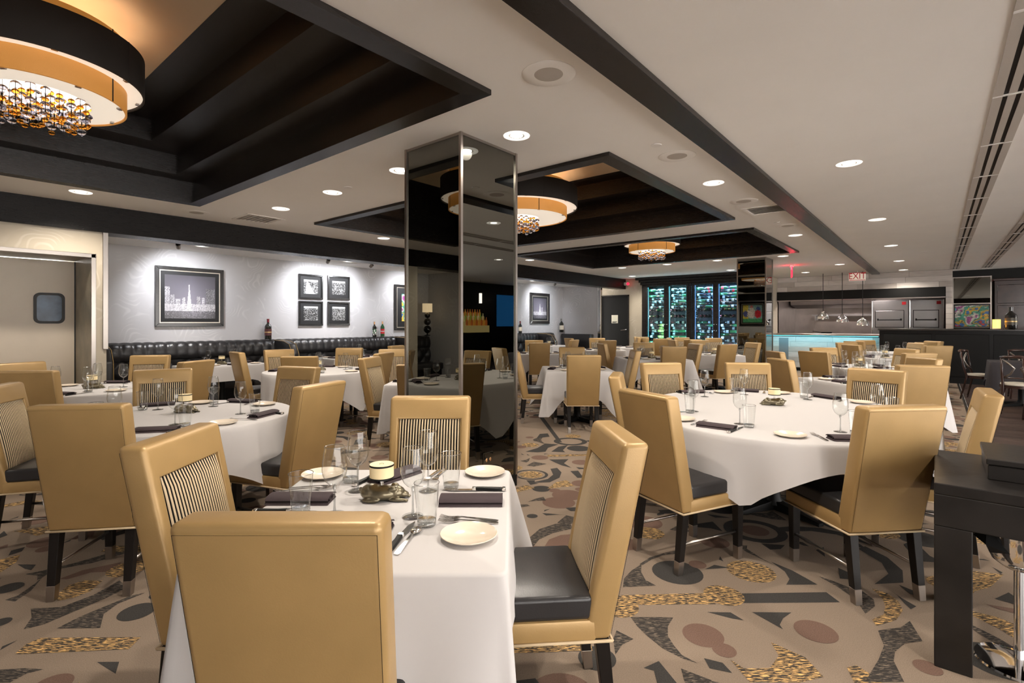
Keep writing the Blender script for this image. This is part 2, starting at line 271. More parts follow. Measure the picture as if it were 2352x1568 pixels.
def build_floor():
    mb = MB(); keys = {'d': 1, 's': 2, 'g': 3, 'b': 4}
    mb.quad((-10.1, -3.2, 0), (0.37, -3.2, 0), (0.37, 19.0, 0), (-10.1, 19.0, 0), 0)
    shapes = []; zz = [0.0006]
    def lay(k, pts):
        zz[0] = 0.0006 + (zz[0] - 0.0006 + 0.00002) % 0.0008
        mb.add([(x, y, zz[0]) for x, y in pts], [tuple(range(len(pts)))], keys[k])
    def ring(k, cx, cy, r, inner):
        n = 28; c = [(math.cos(2 * math.pi * i / n), math.sin(2 * math.pi * i / n)) for i in range(n)]
        if not inner: lay(k, [(cx + r * a, cy + r * b) for a, b in c]); return
        q = r * inner / 100.0
        v = [(cx + r * a, cy + r * b, 0.0005) for a, b in c] + [(cx + q * a, cy + q * b, 0.0005) for a, b in c]
        mb.add(v, [(i, (i + 1) % n, n + (i + 1) % n, n + i) for i in range(n)], keys[k])
    taken = []
    for k, s in CARPET:
        if s[0] == 'c':
            _, cx, cy, r, inner = s; cx /= 100; cy /= 100; r /= 100; ring(k, cx, cy, r, inner); taken.append((cx, cy, r)); shapes.append((k, None, r, inner))
        else:
            P = [(x / 100, y / 100) for x, y in s]
            a = sum(P[i][0] * P[(i + 1) % len(P)][1] - P[(i + 1) % len(P)][0] * P[i][1] for i in range(len(P)))
            if a < 0: P = P[::-1]
            lay(k, P); cx = sum(p[0] for p in P) / len(P); cy = sum(p[1] for p in P) / len(P)
            r = max(math.hypot(p[0] - cx, p[1] - cy) for p in P); taken.append((cx, cy, r * 0.8))
            if r < 0.5: shapes.append((k, [(p[0] - cx, p[1] - cy) for p in P], r, 0))
    rnd = random.Random(5); grid = {}
    def free(x, y, r):
        for gx in range(int(x // 0.5) - 1, int(x // 0.5) + 2):
            for gy in range(int(y // 0.5) - 1, int(y // 0.5) + 2):
                for (a, b, q) in grid.get((gx, gy), ()):
                    if math.hypot(a - x, b - y) < (q + r) * 0.66: return False
        return True
    for t in taken: grid.setdefault((int(t[0] // 0.5), int(t[1] // 0.5)), []).append((t[0], t[1], t[2] * 1.3))
    for _ in range(14000):
        k, P, r, inner = rnd.choice(shapes); r = min(r, 0.42)
        x = rnd.uniform(-8.2, 0.37 - r); y = rnd.uniform(-3, 15.5)
        if not free(x, y, r): continue
        grid.setdefault((int(x // 0.5), int(y // 0.5)), []).append((x, y, r))
        if P is None: ring(k, x, y, r, inner)
        else:
            a = rnd.choice((0, 90, 180, 270, 35, -35)); a = math.radians(a); c, s = math.cos(a), math.sin(a)
            lay(k, [(x + c * px - s * py, y + s * px + c * py) for px, py in P])
    o = mb.build('floor', [M['carpet'], M['carpet_dark'], M['carpet_streak'], M['carpet_gold'], M['carpet_brown']])
    struct(o, 'taupe carpet patterned with charcoal, russet and gold flecked shapes')
build_floor()
fw = MB().quad((0.37, -3.2, -0.012), (8, -3.2, -0.012), (8, 19, -0.012), (0.37, 19, -0.012)).build('floor_bar', M['black']); struct(fw, 'dark walnut plank floor of the bar area')
plank_me = [MB().box(0, 2.4, 0, 0.196, -0.012, 0.0).mesh('plank', M['plank'][i], bevel=0.002, seg=1) for i in range(3)]
for r in range(95):
    x = 0.40 - (r % 3) * 0.0; off = [0.0, 1.3, 0.6][r % 3]
    for c in range(3):
        x0 = 0.40 + c * 2.404 - (off if c else 0)
        if c == 0:
            me = plank_me[(r * 2 + c) % 3]; p = put('plank', me, fw, (0.40, -3.0 + r * 0.2, 0)); p.scale = ((2.4 - off) / 2.4, 1, 1)
        else: put('plank', plank_me[(r + c) % 3], fw, (x0, -3.0 + r * 0.2, 0))
tr = MB().box(0.36, 0.385, -3.0, 16.0, 0, 0.004).build('trim_floor', M['steel']); struct(tr, 'steel threshold strip between carpet and plank floor')

# ceiling with three tray openings
cb = MB()
xs = [-8.45, TX0 + 0.03, TX1 - 0.03, 8.0]
def cq(x0, x1, y0, y1): cb.quad((x0, y0, CZ), (x0, y1, CZ), (x1, y1, CZ), (x1, y0, CZ))
cq(xs[0], xs[1], -3.2, 19.2); cq(xs[2], xs[3], -3.2, 19.2)
ys = [-3.2] + [v for t in TRAYS for v in (t[0] + 0.03, t[1] - 0.03)] + [19.2]
for i in range(0, len(ys), 2): cq(xs[1], xs[2], ys[i], ys[i + 1])
struct(cb.build('ceiling', M['ceil']), 'smooth warm white painted ceiling')
for n, (y0, y1) in enumerate(TRAYS):
    ins = [0.12, 0.37, 0.70, 1.02]; zs = [CZ - 0.02, 3.12, 3.34, 3.56]
    R = lambda k: (TX0 + ins[k], TX1 - ins[k], y0 + ins[k], y1 - ins[k])
    sb = MB()
    for k in range(3):
        a0, a1, b0, b1 = R(k); z0, z1 = zs[k], zs[k + 1]
        sb.quad((a0, b0, z0), (a0, b1, z0), (a0, b1, z1), (a0, b0, z1), 1); sb.quad((a1, b1, z0), (a1, b0, z0), (a1, b0, z1), (a1, b1, z1), 1)
        sb.quad((a1, b0, z0), (a0, b0, z0), (a0, b0, z1), (a1, b0, z1)); sb.quad((a0, b1, z0), (a1, b1, z0), (a1, b1, z1), (a0, b1, z1))
        c0, c1, d0, d1 = R(k + 1)
        sb.quad((a0, b0, z1), (a0, b1, z1), (c0, d1, z1), (c0, d0, z1), 1); sb.quad((a1, b1, z1), (a1, b0, z1), (c1, d0, z1), (c1, d1, z1), 1)
        sb.quad((a1, b0, z1), (a0, b0, z1), (c0, d0, z1), (c1, d0, z1)); sb.quad((a0, b1, z1), (a1, b1, z1), (c1, d1, z1), (c0, d1, z1))
    t = sb.build('trim_%d' % (n + 1), [M['dark_wood'], M['dark_wood_y']])
    struct(t, ['stepped dark oak ceiling tray over the foreground tables', 'stepped dark oak ceiling tray behind the near mirrored column', 'stepped dark oak ceiling tray nearest the wine cabinet'][n])
    c0, c1, d0, d1 = R(3)
    put('tray_panel', MB().box(c0 - 0.1, c1 + 0.1, d0 - 0.1, d1 + 0.1, 3.562, 3.60).mesh('tray_panel', M['ceil_warm']), t)
    for k in range(3):                                  # cove strips on the step edges
        a0, a1, b0, b1 = R(k + 1); z1 = zs[k + 1]
    w = 0.14; za, zb = CZ - 0.034, CZ + 0.004
    for (p, mt) in (([(TX0, y0), (TX1, y0), (TX1 - w, y0 + w), (TX0 + w, y0 + w)], 0), ([(TX1, y1), (TX0, y1), (TX0 + w, y1 - w), (TX1 - w, y1 - w)], 0),
                    ([(TX0, y1), (TX0, y0), (TX0 + w, y0 + w), (TX0 + w, y1 - w)], 1), ([(TX1, y0), (TX1, y1), (TX1 - w, y1 - w), (TX1 - w, y0 + w)], 1)):
        put('frame_board', MB().prism(p, za, zb).mesh('frame_board', M['dark_wood_y' if mt else 'dark_wood']), t)
bm_ = MB()
o = MB().box(-1.50, -1.30, -3.1, 18.6, CZ - 0.04, CZ + 0.01).build('trim_4', M['dark_wood_y'], bevel=0.003, seg=1); struct(o, 'dark oak ceiling batten running to the kitchen wall')
for k, x0 in enumerate((0.28, 0.92)):
    g = MB()
    g.box(x0, x0 + 0.05, -3, 18.6, CZ - 0.006, CZ + 0.02); g.box(x0 + 0.075, x0 + 0.115, -3, 18.6, CZ - 0.004, CZ + 0.02); g.box(x0 + 0.14, x0 + 0.19, -3, 18.6, CZ - 0.006, CZ + 0.02)
    o = g.build('trim_%d' % (5 + k), M['grille']); struct(o, ['twin-slot air diffuser along the right of the ceiling', 'second twin-slot ceiling air diffuser nearer the bar'][k])
    put('slot_recess', MB().box(x0 + 0.05, x0 + 0.075, -3, 18.6, CZ - 0.001, CZ + 0.018).box(x0 + 0.115, x0 + 0.14, -3, 18.6, CZ - 0.001, CZ + 0.018).mesh('slot_recess', M['black']), o)
    bar = MB().box(x0, x0 + 0.19, -0.012, 0.012, CZ - 0.008, CZ - 0.002).mesh('slot_bar', M['white'])
    for i in range(15): put('slot_bar', bar, o, (0, 2.2 + 1.2 * i, 0))

# left side: beam, soffit, niche and door bay
o = MB().box(-8.45, -8.11, -3.1, 15.8, 2.57, CZ).build('trim_beam', M['beam_wood']); struct(o, 'deep dark oak beam along the left wall')
o = MB().quad((-10.05, 1.6, 2.67), (-10.05, 15.8, 2.67), (-8.44, 15.8, 2.67), (-8.44, 1.6, 2.67)).quad((-10.05, -3.1, 2.67), (-10.05, -1.1, 2.67), (-8.44, -1.1, 2.67), (-8.44, -3.1, 2.67)).build('ceiling_soffit', M['ceil']); struct(o, 'lowered soffit over the banquette')
o = MB().box(-10.15, -10.0, 1.6, 14.9, 0, 2.7).build('wall_left', M['wall_grey']); struct(o, 'grey swirl wallpaper wall behind the banquette')
o = MB().box(-10.15, -10.0, -3.2, -1.0, 0, 2.7).build('wall_left_rear', M['wall_grey']); struct(o)
wb = MB()
wb.box(-9.35, -8.15, 1.60, 1.72, 0, 2.60).box(-9.35, -8.15, -1.2, -0.1, 0, 2.60).box(-9.35, -8.15, -0.1, 1.60, 2.285, 2.60)
wb.box(-10.0, -9.35, 1.60, 1.72, 0, 2.67).box(-10.0, -9.35, -1.2, -1.08, 0, 2.67)
o = wb.build('wall_door_bay', M['wall_cream']); struct(o, 'cream swirl wallpaper wall around the kitchen door')
jb = MB().box(-9.2, -8.16, 1.585, 1.603, 0, 2.285).box(-9.2, -8.16, -0.10, -0.085, 0, 2.285).box(-9.2, -8.16, -0.1, 1.6, 2.27, 2.29)
o = jb.build('trim_jamb', M['stone_jamb']); struct(o, 'polished grey stone lining of the door recess')
o = MB().box(-8.165, -8.135, 1.565, 1.612, 0, 2.285).box(-8.165, -8.135, -0.11, -0.065, 0, 2.285).box(-8.165, -8.135, -0.11, 1.612, 2.238, 2.285).build('trim_door', M['steel'], bevel=0.003, seg=1); struct(o, 'brushed steel architrave around the kitchen door')
o = MB().box(-8.17, -8.125, 1.680, 1.735, 1.09, 2.57).build('trim_corner', M['steel'], bevel=0.003, seg=1); struct(o, 'brushed steel corner guard at the end of the door wall')
d = MB().box(-9.17, -9.13, -0.08, 1.575, 0.01, 2.262).build('door_1', M['door_paint'], bevel=0.003, seg=1); struct(d, 'pale swing door with a rounded porthole window')
def rrect(w, h, r, n=6):
    P = []
    for cx, cy, a0 in ((w - r, h - r, 0), (-w + r, h - r, 90), (-w + r, -h + r, 180), (w - r, -h + r, 270)):
        for i in range(n + 1): a = math.radians(a0 + 90 * i / n); P.append((cx + r * math.cos(a), cy + r * math.sin(a)))
    return P
def ring_yz(P, Q, x0, x1, cy, cz):       # gasket between two outlines, on an x = const face
    n = len(P); m = MB(); v = [(x0, cy + a, cz + b) for a, b in P] + [(x1, cy + a, cz + b) for a, b in P] + [(x1, cy + a, cz + b) for a, b in Q] + [(x0, cy + a, cz + b) for a, b in Q]
    f = []
    for i in range(n):
        j = (i + 1) % n; f += [(i, j, n + j, n + i), (n + i, n + j, 2 * n + j, 2 * n + i), (2 * n + i, 2 * n + j, 3 * n + j, 3 * n + i)]
    return m.add(v, f)
put('window_gasket', ring_yz(rrect(0.158, 0.205, 0.07), rrect(0.126, 0.173, 0.05), -9.13, -9.115, 1.315, 1.62).mesh('window_gasket', M['rubber']), d)
M['porthole'] = mat('blue_tinted_glass', (0.055, 0.10, 0.17), 0.25, 0.0, 0.3, var=0.4, vs=6)
P = rrect(0.127, 0.174, 0.05)
put('window_pane', MB().add([(-9.122, 1.315 + a, 1.62 + b) for a, b in P], [tuple(range(len(P)))]).mesh('window_pane', M['porthole']), d)
put('door_edge_seal', MB().box(-9.16, -9.125, 1.572, 1.590, 0.01, 2.262).mesh('door_edge_seal', M['rubber']), d)

# end walls of the niche and the passage
o = MB().box(-10.1, -8.60, 14.8, 14.92, 0, 2.7).build('wall_niche_end', M['wall_grey']); struct(o, 'grey swirl wallpaper wall closing the far end of the banquette')
o = MB().box(-8.60, -8.56, 14.78, 14.94, 0, 2.67).box(-8.55, -8.51, 14.8, 14.92, 0, 2.67).build('trim_post', M['chrome']); struct(o, 'mirrored corner post beside the dark door')
wf = MB().box(-10.1, -9.1, 15.8, 15.95, 0, 2.9).box(-9.1, -7.98, 15.8, 15.95, 2.38, 2.9).box(-7.98, -7.43, 15.8, 15.95, 0, CZ).box(-7.6, -4.1, 16.22, 16.35, 0, CZ).box(-4.22, -4.05, 15.6, 18.75, 0, CZ)
o = wf.build('wall_far', M['wall_cream']); struct(o, 'cream swirl wallpaper end wall beside the wine cabinet')
d2 = MB().box(-9.06, -8.02, 15.83, 15.88, 0.01, 2.34).build('door_2', M['black'], bevel=0.004, seg=1); struct(d2, 'black service door with a small notice')
put('door_frame', MB().box(-9.1, -9.06, 15.77, 15.9, 0, 2.38).box(-8.02, -7.98, 15.77, 15.9, 0, 2.38).box(-9.1, -7.98, 15.77, 15.9, 2.34, 2.38).mesh('door_frame', M['dark_wood']), d2)
put('notice', MB().box(-8.66, -8.42, 15.822, 15.83, 1.42, 1.70).mesh('notice', M['paper']), d2)
put('notice_text', MB().box(-8.63, -8.45, 15.819, 15.822, 1.455, 1.475).box(-8.63, -8.50, 15.819, 15.822, 1.435, 1.448).mesh('notice_text', M['black']), d2)
put('door_handle', MB().tube([(-8.12, 15.83, 1.20), (-8.12, 15.77, 1.20), (-8.27, 15.76, 1.185)], 0.012).lathe([(0.035, 0), (0.035, 0.012), (0, 0.012)], 12, (-8.12, 15.82, 1.20)).mesh('door_handle', M['chrome'], 1), d2)
# rear wall (left part seen in the mirrored columns, right part added to block light) and right wall
o = MB().box(-10.15, 4.0, -3.25, -3.1, 0, CZ).build('wall_back', M['wall_grey']); struct(o)
o = MB().box(-8.45, 4.0, -3.1, -2.76, 2.57, CZ).build('trim_beam_back', M['dark_wood']); struct(o)
o = MB().box(7.2, 7.35, 9.5, 16.2, 0, CZ).build('wall_right', M['black']); struct(o)

# mirrored columns
def column(x0, x1, y0, y1, label, outlet):
    t = empty('mirrored_column', ((x0 + x1) / 2, (y0 + y1) / 2, 0)); tag(t, label, 'column', 'smoked mirror columns')
    a, b = (x1 - x0) / 2, (y1 - y0) / 2; e = 0.012
    for (p, q) in (((-a, -b), (a, -b)), ((a, -b), (a, b)), ((a, b), (-a, b)), ((-a, b), (-a, -b))):
        put('mirror_panel', MB().quad((p[0], p[1], 0.1), (q[0], q[1], 0.1), (q[0], q[1], CZ), (p[0], p[1], CZ)).mesh('mirror_panel', M['mirror']), t)
    for sx in (-1, 1):
        for sy in (-1, 1):
            put('edge_strip', MB().box(sx * a - e, sx * a + e, sy * b - e, sy * b + e, 0.1, CZ).mesh('edge_strip', M['steel']), t)
    put('plinth', MB().box(-a - 0.008, a + 0.008, -b - 0.008, b + 0.008, 0, 0.1).mesh('plinth', M['black']), t)
    put('top_strip', MB().box(-a - 0.006, a + 0.006, -b - 0.006, -b + 0.006, CZ - 0.02, CZ).box(a - 0.006, a + 0.006, -b, b, CZ - 0.02, CZ).mesh('top_strip', M['steel']), t)
    if outlet:
        oy = 3.11 - (y0 + y1) / 2
        p = put('outlet_plate', MB().box(a, a + 0.006, oy - 0.06, oy + 0.06, 0.24, 0.36).mesh('outlet_plate', M['mirror'], bevel=0.002, seg=1), t)
        put('outlet_socket', MB().ball((a + 0.004, oy - 0.02, 0.30), (0.006, 0.013, 0.018), 10, 6).ball((a + 0.004, oy + 0.025, 0.30), (0.006, 0.013, 0.018), 10, 6).mesh('outlet_socket', M['foil_gold'], 1), p)
column(-3.50, -2.84, 2.80, 3.47, 'smoked mirror column with steel edges behind foreground table', True)
column(-3.55, -2.95, 12.43, 13.05, 'distant smoked mirror column between wine cabinet and open kitchen', False)

# ---------------------------------------------------------------- ceiling fittings
ring_me = MB().lathe([(0.062, -0.002), (0.090, -0.009), (0.104, -0.004), (0.106, 0.004)], 28).mesh('trim_ring', M['glow_ring'], 1)
cone_me = MB().lathe([(0.063, -0.003), (0.052, 0.012), (0.048, 0.03)], 24).mesh('reflector', M['white'], 1)
lens_me = MB().add([(0.05 * math.cos(2 * math.pi * i / 24), 0.05 * math.sin(2 * math.pi * i / 24), 0.0) for i in range(24)], [tuple(range(24))[::-1]]).mesh('lens', M['lens'])
spot_d = bpy.data.lights.new('downlight_beam', 'SPOT'); spot_d.energy = DOWN_W; spot_d.color = WARM; spot_d.spot_size = math.radians(146); spot_d.spot_blend = 0.7; spot_d.shadow_soft_size = 0.05
soft_d = bpy.data.lights.new('soffit_beam', 'SPOT'); soft_d.energy = SPOT_W; soft_d.color = (1.0, 0.93, 0.86); soft_d.spot_size = math.radians(80); soft_d.spot_blend = 0.6; soft_d.shadow_soft_size = 0.03
def downlight(x, y, label, z=CZ, ld=spot_d):
    t = empty('downlight', (x, y, z)); tag(t, label, 'downlight', 'recessed downlights')
    put('trim_ring', ring_me, t); put('reflector', cone_me, t)
    put('lens', lens_me, t, (0, 0, -0.001))
    l = bpy.data.objects.new('beam', ld); COL.objects.link(l); l.parent = t; l.location = (0, 0, -0.03)
    return t
DL = [(-2.56, 3.14, 'large recessed downlight just right of the near mirrored column top'), (-4.02, 3.14, 'recessed downlight touching the left edge of the near mirrored column'),
      (-5.28, 3.17, 'recessed downlight left of the near column, second from it'), (-6.54, 3.19, 'recessed downlight beside the ceiling vent, third left of the column'),
      (-7.45, 1.34, 'bright recessed downlight above the left beam, leftmost in the photo'), (-7.44, 5.45, 'small recessed downlight close to the left beam beside the near column'),
      (-1.82, 5.53, 'bright recessed downlight between middle tray and ceiling batten'), (-1.84, 9.70, 'recessed downlight between farthest tray and ceiling batten'),
      (-0.63, 5.66, 'largest recessed downlight in the ceiling right of the batten'), (-0.66, 8.98, 'second recessed downlight right of the batten'),
      (-0.68, 12.17, 'third recessed downlight right of the batten'), (-0.70, 15.27, 'fourth recessed downlight right of the batten'), (-0.72, 17.9, 'farthest recessed downlight right of the batten, over the kitchen wall'),
      (-1.89, 15.22, 'recessed downlight above and left of the lettered exit sign'), (-2.96, 17.0, 'small bluish recessed downlight left of the lettered exit sign'),
      (-2.62, 12.54, 'recessed downlight just right of the distant mirrored column'), (-7.36, 9.52, 'small recessed downlight right of the near column, by the left beam'),
      (-6.49, 12.44, 'recessed downlight beyond the farthest tray, leftmost of three'), (-5.24, 12.44, 'recessed downlight beyond the farthest tray, middle of three'),
      (-4.00, 12.42, 'recessed downlight beyond the farthest tray, rightmost of three'), (-4.44, 14.9, 'recessed downlight in front of the wine cabinet crown'),
      (-7.40, 14.85, 'yellowish recessed downlight beside the fire alarm strobe'),
      (-0.63, 2.35, 'recessed downlight above the large oval table, out of frame'), (-1.82, 1.3, 'recessed downlight above the foreground table, out of frame'),
      (1.25, 1.6, 'unseen downlight added over the service stand to light chair backs'), (2.2, 5.66, 'unseen downlight added over the bar floor, nearer one'), (2.2, 9.0, 'unseen downlight added over the bar floor, farther one'), (-7.45, -1.9, 'unseen downlight added over the rear booth'),  # unseen lamps added for light, the first for the oval table's chair backs
      (-5.3, -1.9, 'unseen downlight added behind the foreground tray, nearer the left wall')]  # also unseen, put in for extra light in the room
for x, y, lb in DL: downlight(x, y, lb)
for x, y, lb in [(-9.15, 3.18, 'recessed soffit downlight right of the big skyline picture'), (-9.15, 5.85, 'recessed soffit downlight above the four small pictures'),
                 (-9.15, 8.8, 'recessed soffit downlight beside the near column'), (-9.15, 12.0, 'recessed soffit downlight above the far banquette')]:
    downlight(x, y, lb, 2.67, soft_d)
# adjustable picture spots in the soffit
spot_me = MB().lathe([(0.0, -0.075), (0.030, -0.075), (0.036, -0.02), (0.034, 0.0)], 16).mesh('spot_can', M['steel'], 1)
pic_d = bpy.data.lights.new('picture_beam', 'SPOT'); pic_d.energy = 42.0; pic_d.color = (0.93, 0.95, 1.0); pic_d.spot_size = math.radians(110); pic_d.spot_blend = 0.95; pic_d.shadow_soft_size = 0.03
for x, y, ty, tz, lb in [(-9.05, 2.80, 3.2, 1.7, 'adjustable picture spot above the big skyline picture'), (-9.05, 5.35, 5.5, 1.8, 'adjustable picture spot above the left pair of small pictures'),
                         (-9.05, 6.35, 6.1, 1.8, 'adjustable picture spot above the right pair of small pictures'), (-9.05, 7.95, 7.9, 1.8, 'adjustable picture spot above the picture beside the near column'),
                         (-9.05, 13.0, 13.4, 1.8, 'adjustable picture spot above the night tower picture'), (-9.05, 11.0, 11.0, 1.6, 'adjustable picture spot in the far soffit'), (-9.05, 9.6, 9.6, 1.6, 'adjustable picture spot hidden behind the near column')]:
    t = empty('picture_spot', (x, y, 2.67)); tag(t, lb, 'spotlight', 'adjustable picture spots')
    dv = Vector((-10.0 - x, ty - y, tz - 2.6)); q = dv.to_track_quat('-Z', 'Y')
    c = put('spot_can', spot_me, t, (0, 0, -0.03)); c.rotation_mode = 'QUATERNION'; c.rotation_quaternion = q
    put('spot_plate', MB().lathe([(0.0, -0.004), (0.055, -0.004), (0.055, 0.0)], 18).mesh('spot_plate', M['white']), t)
    l = bpy.data.objects.new('beam', pic_d); COL.objects.link(l); l.parent = t; l.location = Vector((0, 0, -0.03)) + dv.normalized() * 0.09; l.rotation_mode = 'QUATERNION'; l.rotation_quaternion = q
spk_ring = MB().lathe([(0.085, -0.004), (0.15, -0.006), (0.16, -0.002), (0.161, 0.003)], 36).mesh('speaker_flange', M['ceil'], 1)
spk_gr = MB().lathe([(0.0, -0.009), (0.05, -0.008), (0.086, -0.004)], 28).mesh('speaker_grille', M['grille'], 1)
for x, y, z, lb in [(-1.78, 2.485, CZ, 'round ceiling speaker nearest the camera, left of the batten'), (-1.775, 4.43, CZ, 'round ceiling speaker above the middle tray corner'),
                    (-1.81, 6.59, CZ, 'round ceiling speaker beside the right air vent'), (-1.75, 8.68, CZ, 'small distant ceiling speaker near the farthest tray corner'),
                    (-7.64, 2.58, CZ, 'round ceiling speaker between foreground tray and left beam'), (-5.55, 1.15, 3.562, 'ceiling speaker inside the foreground tray beside the chandelier')]:
    t = empty('ceiling_speaker', (x, y, z)); tag(t, lb, 'speaker', 'ceiling speakers'); put('speaker_flange', spk_ring, t); put('speaker_grille', spk_gr, t)
cap_me = MB().lathe([(0.0, -0.007), (0.04, -0.006), (0.045, 0.0)], 20).mesh('sprinkler_cap', M['white'], 1)
for x, y, lb in [(-1.80, 4.05, 'white round sprinkler cap left of a ceiling speaker'), (-1.82, 8.30, 'white round sprinkler cap near the farthest tray corner'), (-4.95, 3.16, 'white round sprinkler cap left of the near column'),
                 (-5.2, 7.95, 'white round sprinkler cap between the two distant trays'), (-0.2, 13.6, 'white round sprinkler cap in the ceiling right of the batten')]:
    tag(put('sprinkler_cap', cap_me, None, (x, y, CZ)), lb, 'sprinkler', 'sprinkler caps')
for x, y, lb in [(-7.42, 3.30, 'square ceiling air vent beside the left beam'), (-1.70, 7.27, 'square ceiling air vent beside the ceiling batten')]:
    t = empty('ceiling_vent', (x, y, CZ)); tag(t, lb, 'vent')
    put('vent_frame', MB().box(-0.26, 0.26, -0.26, -0.22, -0.008, 0).box(-0.26, 0.26, 0.22, 0.26, -0.008, 0).box(-0.26, -0.22, -0.22, 0.22, -0.008, 0).box(0.22, 0.26, -0.22, 0.22, -0.008, 0).mesh('vent_frame', M['ceil']), t)
    sl = MB().hexa([(-0.21, -0.03, -0.012), (0.21, -0.03, -0.012), (0.21, 0.02, -0.002), (-0.21, 0.02, -0.002)], [(-0.21, -0.028, -0.009), (0.21, -0.028, -0.009), (0.21, 0.022, 0.001), (-0.21, 0.022, 0.001)]).mesh('slat', M['grille'])
    for k in range(7): put('slat', sl, t, (0, -0.18 + 0.06 * k, 0))

# ---------------------------------------------------------------- chandeliers
bead_c = MB().ball((0, 0, 0), (0.027, 0.027, 0.022), 16, 10).ball((0, 0, -0.023), (0.006, 0.006, 0.007), 8, 5).mesh('crystal_bead', M['crystal'], 3)
bead_a = MB().ball((0, 0, 0), (0.019, 0.019, 0.0145), 14, 9).ball((0, 0, -0.016), (0.004, 0.004, 0.005), 8, 5).mesh('amber_bead', M['amber'], 3)
def chandelier(cx, cy, R, Rb, label, detail, drop):
    t = empty('drum_chandelier', (cx, cy, 3.562)); tag(t, label, 'chandelier', 'drum chandeliers with crystal clusters')
    z = lambda a: a - 3.562
    def drum(name, r, z0, z1, m, seams):
        th = 0.012
        o = put(name, MB().lathe([(r - th, z(z0)), (r, z(z0)), (r, z(z1)), (r - th, z(z1)), (r - th, z(z0))], 72).mesh(name, m, 1), t)
        s = MB().box(-0.004, 0.004, r - 0.002, r + 0.003, z(z0), z(z1)).mesh('seam', M['drum_black'])
        for k in range(seams): put('seam', s, o, None, 2 * math.pi * (k + 0.35) / seams)
        return o
    ri = R * 0.82
    drum('outer_drum', R, 3.05, 3.315, M['drum_black'], 5); drum('inner_drum', ri, 2.915, 3.40, M['drum_amber'], 5)
    put('outer_diffuser', MB().lathe([(ri, z(3.065)), (R - 0.012, z(3.065))], 72).mesh('outer_diffuser', M['diffuser'], 1), t)
    put('inner_diffuser', MB().lathe([(Rb * 0.98, z(2.925)), (ri - 0.012, z(2.925))], 72).mesh('inner_diffuser', M['diffuser'], 1), t)
    put('lamp_plate', MB().lathe([(0.0, z(2.94)), (Rb, z(2.94))], 48).mesh('lamp_plate', emis('chandelier_lamp', (1.0, 0.86, 0.66), 1.3)), t)
    nut = MB().box(-0.010, 0.010, -0.016, 0.016, z(3.055), z(3.065)).mesh('clip', M['steel'])
    for k in range(8):
        a = 2 * math.pi * k / 8; put('clip', nut, t, (math.cos(a) * (R - 0.03), math.sin(a) * (R - 0.03), 0), a)
        put('clip', nut, t, (math.cos(a + .3) * (ri - 0.03), math.sin(a + .3) * (ri - 0.03), -0.14), a)
    put('stem', MB().tube([(0, 0, z(3.30)), (0, 0, 0)], 0.03, 12).lathe([(0.0, -0.03), (0.12, -0.03), (0.12, 0)], 24).box(-ri, ri, -0.012, 0.012, z(3.30), z(3.32)).box(-0.012, 0.012, -ri, ri, z(3.30), z(3.32)).mesh('stem', M['black'], 1), t)
    rnd = random.Random(int(cy * 10) + 3); strings = MB(); cl = MB(); am = MB(); n = 0
    rings = [(Rb * f, max(1, int(2 * math.pi * Rb * f / 0.068))) for f in (0.95, 0.70, 0.45, 0.20)]
    for ri_, (rr, cnt) in enumerate(rings):
        for i in range(cnt):
            a = 2 * math.pi * (i + 0.5 * (ri_ % 2)) / cnt; x, y = rr * math.cos(a), rr * math.sin(a)
            L = drop * rnd.uniform(0.85, 1.0); zz = 2.935
            strings.tube([(x, y, z(2.935)), (x, y, z(2.935 - L))], 0.0012, 4)
            zc = 0.012 + 0.05 * rnd.random(); k = rnd.randint(0, 1)
            while zc < L + 0.005:
                amb = (k % 2 == 1)
                if detail and n < 290 and (ri_ < 2 or zc > L * 0.6):
                    put('amber_bead' if amb else 'crystal_bead', bead_a if amb else bead_c, t, (x, y, z(2.935 - zc))); n += 1
                else:
                    (am if amb else cl).ball((x, y, z(2.935 - zc)), (0.019, 0.019, 0.0145) if amb else (0.027, 0.027, 0.022), 8, 6)
                k += 1; zc += 0.042 if not amb else 0.034
                if rnd.random() < 0.5:
                    for q in range(3): strings.ball((x, y, z(2.935 - zc + 0.012 - 0.007 * q)), 0.0045, 6, 4)
                    zc += 0.02
    o = put('bead_strings', strings.mesh('bead_strings', M['black'], 3), t); o['kind'] = 'stuff'
    if cl.V: o = put('small_crystal_beads', cl.mesh('small_crystal_beads', M['crystal'], 3), t); o['kind'] = 'stuff'
    if am.V: o = put('small_amber_beads', am.mesh('small_amber_beads', M['amber'], 3), t); o['kind'] = 'stuff'
    for zz, e in ((3.22, CH_W), ):
        ld = bpy.data.lights.new('chandelier_glow', 'POINT'); ld.energy = e; ld.color = (1.0, 0.70, 0.42); ld.shadow_soft_size = 0.12
        for k in range(3):
            a = 2.1 * k; l = bpy.data.objects.new('uplight', ld); COL.objects.link(l); l.parent = t; l.location = (math.cos(a) * ri * 0.55, math.sin(a) * ri * 0.55, z(3.12))
chandelier(-4.62, 0.61, 0.58, 0.27, 'large black and amber drum chandelier with crystal beads at upper left', True, 0.17)
chandelier(-4.62, 5.73, 0.83, 0.28, 'wide drum chandelier with beads half hidden by the near column', False, 0.21)
chandelier(-4.62, 10.17, 0.575, 0.27, 'farthest and smallest-looking drum chandelier with bead cluster', False, 0.17)

